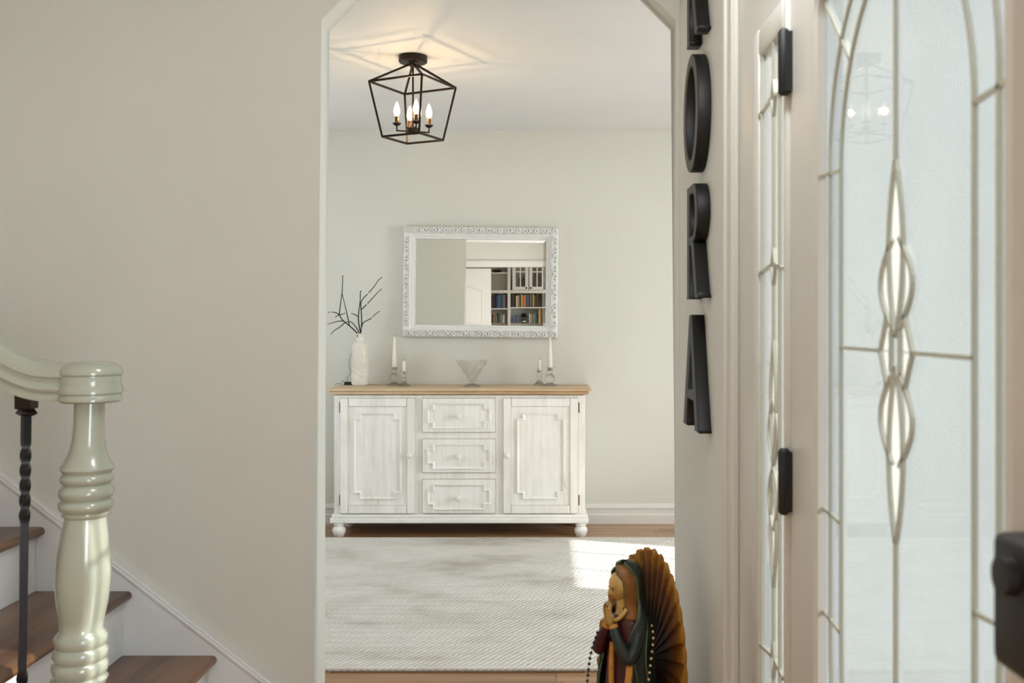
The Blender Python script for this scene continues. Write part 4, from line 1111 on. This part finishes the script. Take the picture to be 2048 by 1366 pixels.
# head, turned to her right, tilted down
hd = Matrix.Translation((0, -0.013, 0.546)) @ Matrix.Rotation(math.radians(-14), 4, 'Z') @ Matrix.Rotation(math.radians(17), 4, 'X') @ Matrix.Scale(1.07, 4)
bm = BM()
bmesh.ops.create_uvsphere(bm, u_segments=48, v_segments=36, radius=1.0)
def gs(x, z, cx, cz_, sx_, sz_): return math.exp(-((x-cx)/sx_)**2-((z-cz_)/sz_)**2)
for vv in bm.verts:
    x, y_, z = vv.co
    rx, ry, rz = 0.0255, 0.0315, 0.0385
    taper = 1.0-0.28*max(0, -z)**1.3
    X_, Y_, Z_ = x*rx*taper, y_*ry*(1-0.12*max(0, -z)), z*rz
    if y_ < 0:
        f = -y_
        Y_ -= f*(0.0085*gs(x, z, 0, -0.16, 0.16, 0.13)+0.0052*gs(x, z, 0, 0.03, 0.11, 0.17))       # nose
        Y_ += f*0.0048*(gs(x, z, 0.36, 0.06, 0.2, 0.12)+gs(x, z, -0.36, 0.06, 0.2, 0.12))           # eye hollows
        Y_ -= f*0.0022*(gs(x, z, 0.36, 0.05, 0.12, 0.06)+gs(x, z, -0.36, 0.05, 0.12, 0.06))         # lids
        Y_ -= f*0.0036*(gs(x, z, 0, -0.46, 0.22, 0.05)+gs(x, z, 0, -0.56, 0.18, 0.05))              # lips
        Y_ += f*0.0022*gs(x, z, 0, -0.51, 0.24, 0.025)
        Y_ -= f*0.0048*gs(x, z, 0, -0.80, 0.30, 0.16)                                               # chin
    vv.co = Vector((X_, Y_, Z_))
bm.transform(hd)
obj('head', bm, 'st_skin', SY, 70)
mat_plain('st_eye', S((60, 38, 24)), 0.4); mat_plain('st_lip', S((160, 84, 62)), 0.45)
for sgn in (1, -1):
    bm = sphere(BM(), (sgn*0.0088, -0.0275, 0.0018), 0.0036, 10, 6, (1.2, 0.5, 0.42)); bm.transform(hd); obj('eyelid', bm, 'st_eye', SY, 60)
    bm = tube(BM(), [(sgn*0.0045, -0.0302, 0.0072), (sgn*0.009, -0.0295, 0.0086), (sgn*0.0135, -0.0262, 0.0074)], 0.0009, 6); bm.transform(hd); obj('eyebrow', bm, 'st_eye', SY, 60)
bm = sphere(BM(), (0, -0.0325, -0.0196), 0.0055, 12, 6, (1.1, 0.42, 0.34)); bm.transform(hd); obj('lips', bm, 'st_lip', SY, 60)
# inner hood band of golden brown hair and cloth around the face
bm = BM()
hsec = densify([(0.462, 0.044, 0.030, 0, 0.012), (0.485, 0.034, 0.030, 0, 0.010), (0.51, 0.030, 0.033, 0, 0.006), (0.545, 0.0335, 0.038, 0, 0.003), (0.572, 0.031, 0.037, 0, 0.001), (0.590, 0.022, 0.028, 0, -0.002), (0.598, 0.008, 0.010, 0, -0.004)], 3)
def open_a(z): return 0.62 if z < 0.50 else (0.98 if z < 0.565 else 0.98-(z-0.565)*26)
rings = []
for (z, rx, ry, cx, cy) in hsec:
    oa = max(0.12, open_a(z)); ring = []
    for k in range(29):
        a = oa+(2*PI-2*oa)*k/28
        ring.append(bm.verts.new((cx+rx*math.sin(a), cy-ry*math.cos(a), z)))
    rings.append(ring)
for i in range(len(rings)-1):
    for k in range(28): bm.faces.new((rings[i][k], rings[i][k+1], rings[i+1][k+1], rings[i+1][k]))
band = [Vector((r[0].co.x, r[0].co.y-0.001, r[0].co.z)) for r in rings[7:]]; band2 = [Vector((r[-1].co.x, r[-1].co.y-0.001, r[-1].co.z)) for r in rings[7:]]
hood = obj('hair', bm, 'st_hood', SY, 60)
for e_ in (band, band2):
    hb = obj('headband', tube(BM(), e_, 0.0026, 8), 'st_mantle_edge', SY, 60, 'green band round the face')
    hb.data.transform(Matrix.Translation((0, 0, 0.548)) @ Matrix.Rotation(math.radians(-12), 4, 'Z') @ Matrix.Translation((0, 0, -0.548)))
hood.data.transform(Matrix.Translation((0, 0, 0.548)) @ Matrix.Rotation(math.radians(-12), 4, 'Z') @ Matrix.Translation((0, 0, -0.548)))
sm = hood.modifiers.new('thick', 'SOLIDIFY'); sm.thickness = 0.004; sm.offset = 1
# mantle: open shell over head, shoulders and down to the ground
bm = BM()
msec = densify([(0.058, 0.092, 0.078, 0, 0.004), (0.12, 0.090, 0.074, 0, 0.004), (0.22, 0.086, 0.066, 0, 0.004), (0.32, 0.080, 0.058, 0, 0.006), (0.39, 0.076, 0.052, 0, 0.008), (0.435, 0.071, 0.047, 0, 0.010), (0.465, 0.060, 0.041, 0, 0.012), (0.49, 0.045, 0.038, 0, 0.014), (0.515, 0.038, 0.039, 0, 0.013), (0.55, 0.0385, 0.043, 0, 0.010), (0.580, 0.035, 0.041, 0, 0.007), (0.598, 0.025, 0.031, 0, 0.003), (0.608, 0.008, 0.012, 0, -0.002)], 4)
def m_open(z):
    if z < 0.30: return 0.85
    if z < 0.44: return 0.85-0.25*math.sin((z-0.30)/0.14*PI)
    if z < 0.50: return 0.85+0.75*(z-0.44)/0.06
    if z < 0.575: return 1.60
    return max(1.0, 1.60-(z-0.575)*14)
rings = []; NM = 44
for (z, rx, ry, cx, cy) in msec:
    oa = m_open(z); ring = []
    for k in range(NM+1):
        a = oa+(2*PI-2*oa)*k/NM
        fold = 1+0.045*math.cos(a*11+z*9)*max(0, min(1, (0.46-z)/0.2))
        ring.append(bm.verts.new((cx+rx*fold*math.sin(a), cy-ry*fold*math.cos(a), z)))
    rings.append(ring)
for i in range(len(rings)-1):
    for k in range(NM): bm.faces.new((rings[i][k], rings[i][k+1], rings[i+1][k+1], rings[i+1][k]))
edges_ = [[r[0].co.copy() for r in rings], [r[-1].co.copy() for r in rings]]
foldlines = [[rings[i][q].co.copy() for i in range(2, 34)] for q in (3, 7, 13)]
mo = obj('mantle', bm, 'st_mantle', SY, 60)
sm = mo.modifiers.new('thick', 'SOLIDIFY'); sm.thickness = 0.005; sm.offset = 1
for e_ in edges_: obj('mantle_hem', tube(BM(), e_[::2]+[e_[-1]], 0.0030, 6), 'st_mantle_edge', mo, 60, 'pale green mantle hem')
for e_ in foldlines:
    c = [Vector((p.x*1.055, p.y*1.055, p.z)) for p in e_]
    obj('fold_trim', tube(BM(), c[::2], 0.0022, 6), 'st_mantle_edge', mo, 60)
# sleeves and hands
for sgn in (1, -1):
    P_ = smooth_path([(sgn*0.050, 0.0, 0.440), (sgn*0.060, -0.014, 0.405), (sgn*0.058, -0.038, 0.372), (sgn*0.036, -0.050, 0.405), (sgn*0.012, -0.050, 0.447)], 5)
    m_ = len(P_)
    obj('sleeve', tube(BM(), P_, 0.017, 14, [1.0+0.25*math.sin(PI*i/(m_-1))-0.30*(i/(m_-1)) for i in range(m_)]), 'st_mantle' if sgn > 0 else 'st_robe', SY, 60)
    obj('cuff', tube(BM(), [P_[-2], P_[-1]+(P_[-1]-P_[-2])*0.8], 0.0125, 14), 'st_gold', SY, 60)
    bm = BM()
    base_ = Vector((sgn*0.0052, -0.053, 0.452)); up = Vector((0, -0.22, 1)).normalized()
    # palm
    pr = [(0.0045 if i in (0, 5) else 0.0062) for i in range(6)]
    fwd = Vector((0, -1, -0.22)).normalized(); sd_ = Vector((sgn, 0, 0))
    rings = []
    for i, t in enumerate((0, 0.2, 0.4, 0.6, 0.8, 1.0)):
        w = (0.0070, 0.0090, 0.0105, 0.0112, 0.0112, 0.0100)[i]
        c = base_+up*(0.024*t)
        rings.append([bm.verts.new(c+fwd*(w*math.cos(2*PI*k/12))+sd_*(0.0042*math.sin(2*PI*k/12))) for k in range(12)])
    for i in range(5):
        for k in range(12): bm.faces.new((rings[i][k], rings[i][(k+1) % 12], rings[i+1][(k+1) % 12], rings[i+1][k]))
    bm.faces.new(rings[0]); bm.faces.new(rings[-1])
    for q, L in zip((-0.0075, -0.0026, 0.0024, 0.0072), (0.018, 0.023, 0.025, 0.022)):
        c0 = base_+up*0.021+fwd*q
        tube(bm, [c0, c0+up*L*0.45, c0+up*L*0.8-sd_*0.0008, c0+up*L-sd_*0.0015], 0.0028, 8, [1.0, 0.95, 0.85, 0.5])
    c0 = base_+up*0.008-fwd*0.009
    tube(bm, [c0, c0+up*0.010-fwd*0.002, c0+up*0.018-sd_*0.001], 0.0029, 8, [1.0, 0.95, 0.6])
    obj('hand', bm, 'st_skin', SY, 60)
# sash and front drape
obj('front_drape', sweep(BM(), smooth_path([(0.004, -0.046, 0.405), (0.006, -0.052, 0.34), (0.012, -0.056, 0.25), (0.016, -0.062, 0.14), (0.020, -0.066, 0.06)], 5), [(-0.007, -0.002), (0.007, -0.002), (0.007, 0.004), (-0.007, 0.004)], up=(0, -1, 0.01)), 'st_gold', SY, 50)
obj('sleeve_drape', sweep(BM(), smooth_path([(0.054, -0.030, 0.385), (0.062, -0.042, 0.33), (0.058, -0.052, 0.26), (0.052, -0.058, 0.18), (0.050, -0.064, 0.07)], 5), [(-0.009, -0.002), (0.009, -0.002), (0.008, 0.004), (-0.008, 0.004)], up=(0.5, -1, 0.01)), 'st_gold', SY, 50)
obj('collar_fold', tube(BM(), smooth_path([(-0.030, -0.020, 0.492), (-0.022, -0.034, 0.472), (0, -0.040, 0.460), (0.022, -0.034, 0.472), (0.030, -0.020, 0.492)], 5), 0.0055, 10), 'st_skin', SY, 60)
# mandorla: scalloped sunburst plate, gently cupped round the figure
bm = BM(); NR = 34; SUB = 6; NA = NR*SUB; RR = [0.12, 0.35, 0.55, 0.75, 0.9, 1.0]
mc_z = 0.335; front = []; backv = []
for j, q in enumerate(RR):
    rf = []; rb = []
    for k in range(NA):
        a = 2*PI*k/NA; u = (k % SUB)/SUB
        sc2 = 1.0-0.035*(1-math.sin(PI*u))*(1 if q > 0.8 else 0)
        ex = 0.170*math.sin(a)*(1.0-0.10*math.cos(a)); ez = 0.298*math.cos(a)
        ridge = 0.010*(u-0.5)*min(1, q*1.3)
        x = ex*q*sc2; z = mc_z+ez*q*sc2
        y_ = 0.094-0.036*abs(x/0.170)**2
        rf.append(bm.verts.new((x, y_-0.006-ridge, z))); rb.append(bm.verts.new((x, y_+0.006, z)))
    front.append(rf); backv.append(rb)
for arr in (front, backv):
    for j in range(len(RR)-1):
        for k in range(NA): bm.faces.new((arr[j][k], arr[j][(k+1) % NA], arr[j+1][(k+1) % NA], arr[j+1][k]))
    bm.faces.new(arr[0])
for k in range(NA): bm.faces.new((front[-1][k], front[-1][(k+1) % NA], backv[-1][(k+1) % NA], backv[-1][k]))
obj('ray_plate', bm, 'mandorla_gold', SY, 25, 'scalloped golden brown plate of rays')
# rosary draped from the hands down both sides
rs = thing('rosary', 'dark bead rosary hanging from the hands of the statuette', 'rosary', (0.221, 2.655, 0.0), math.radians(-52))
def beads(path, n, r, mat):
    P_ = smooth_path(path, 8)
    L = [0]
    for i in range(1, len(P_)): L.append(L[-1]+(P_[i]-P_[i-1]).length)
    me = None
    for k in range(n):
        s = L[-1]*k/(n-1); i = max(j for j in range(len(L)) if L[j] <= s+1e-9)
        i = min(i, len(P_)-2); t = (s-L[i])/max(L[i+1]-L[i], 1e-6)
        p = P_[i].lerp(P_[i+1], t)
        if me is None: me = mesh_from_bm('bead', sphere(BM(), (0, 0, 0), r, 10, 7), 60)
        o = obj('bead', me, mat, rs); o.location = p
    obj('string', tube(BM(), P_, 0.0007, 5), 'bead_dark', rs)
beads([(-0.020, -0.078, 0.430), (-0.036, -0.088, 0.370), (-0.038, -0.098, 0.30), (-0.040, -0.098, 0.25), (-0.036, -0.094, 0.18), (-0.020, -0.092, 0.13)], 22, 0.0042, 'bead_dark')
beads([(0.062, 0.040, 0.445), (0.082, 0.026, 0.42), (0.096, 0.004, 0.37), (0.098, -0.010, 0.30), (0.094, -0.02, 0.22)], 15, 0.0036, 'bead_pale')
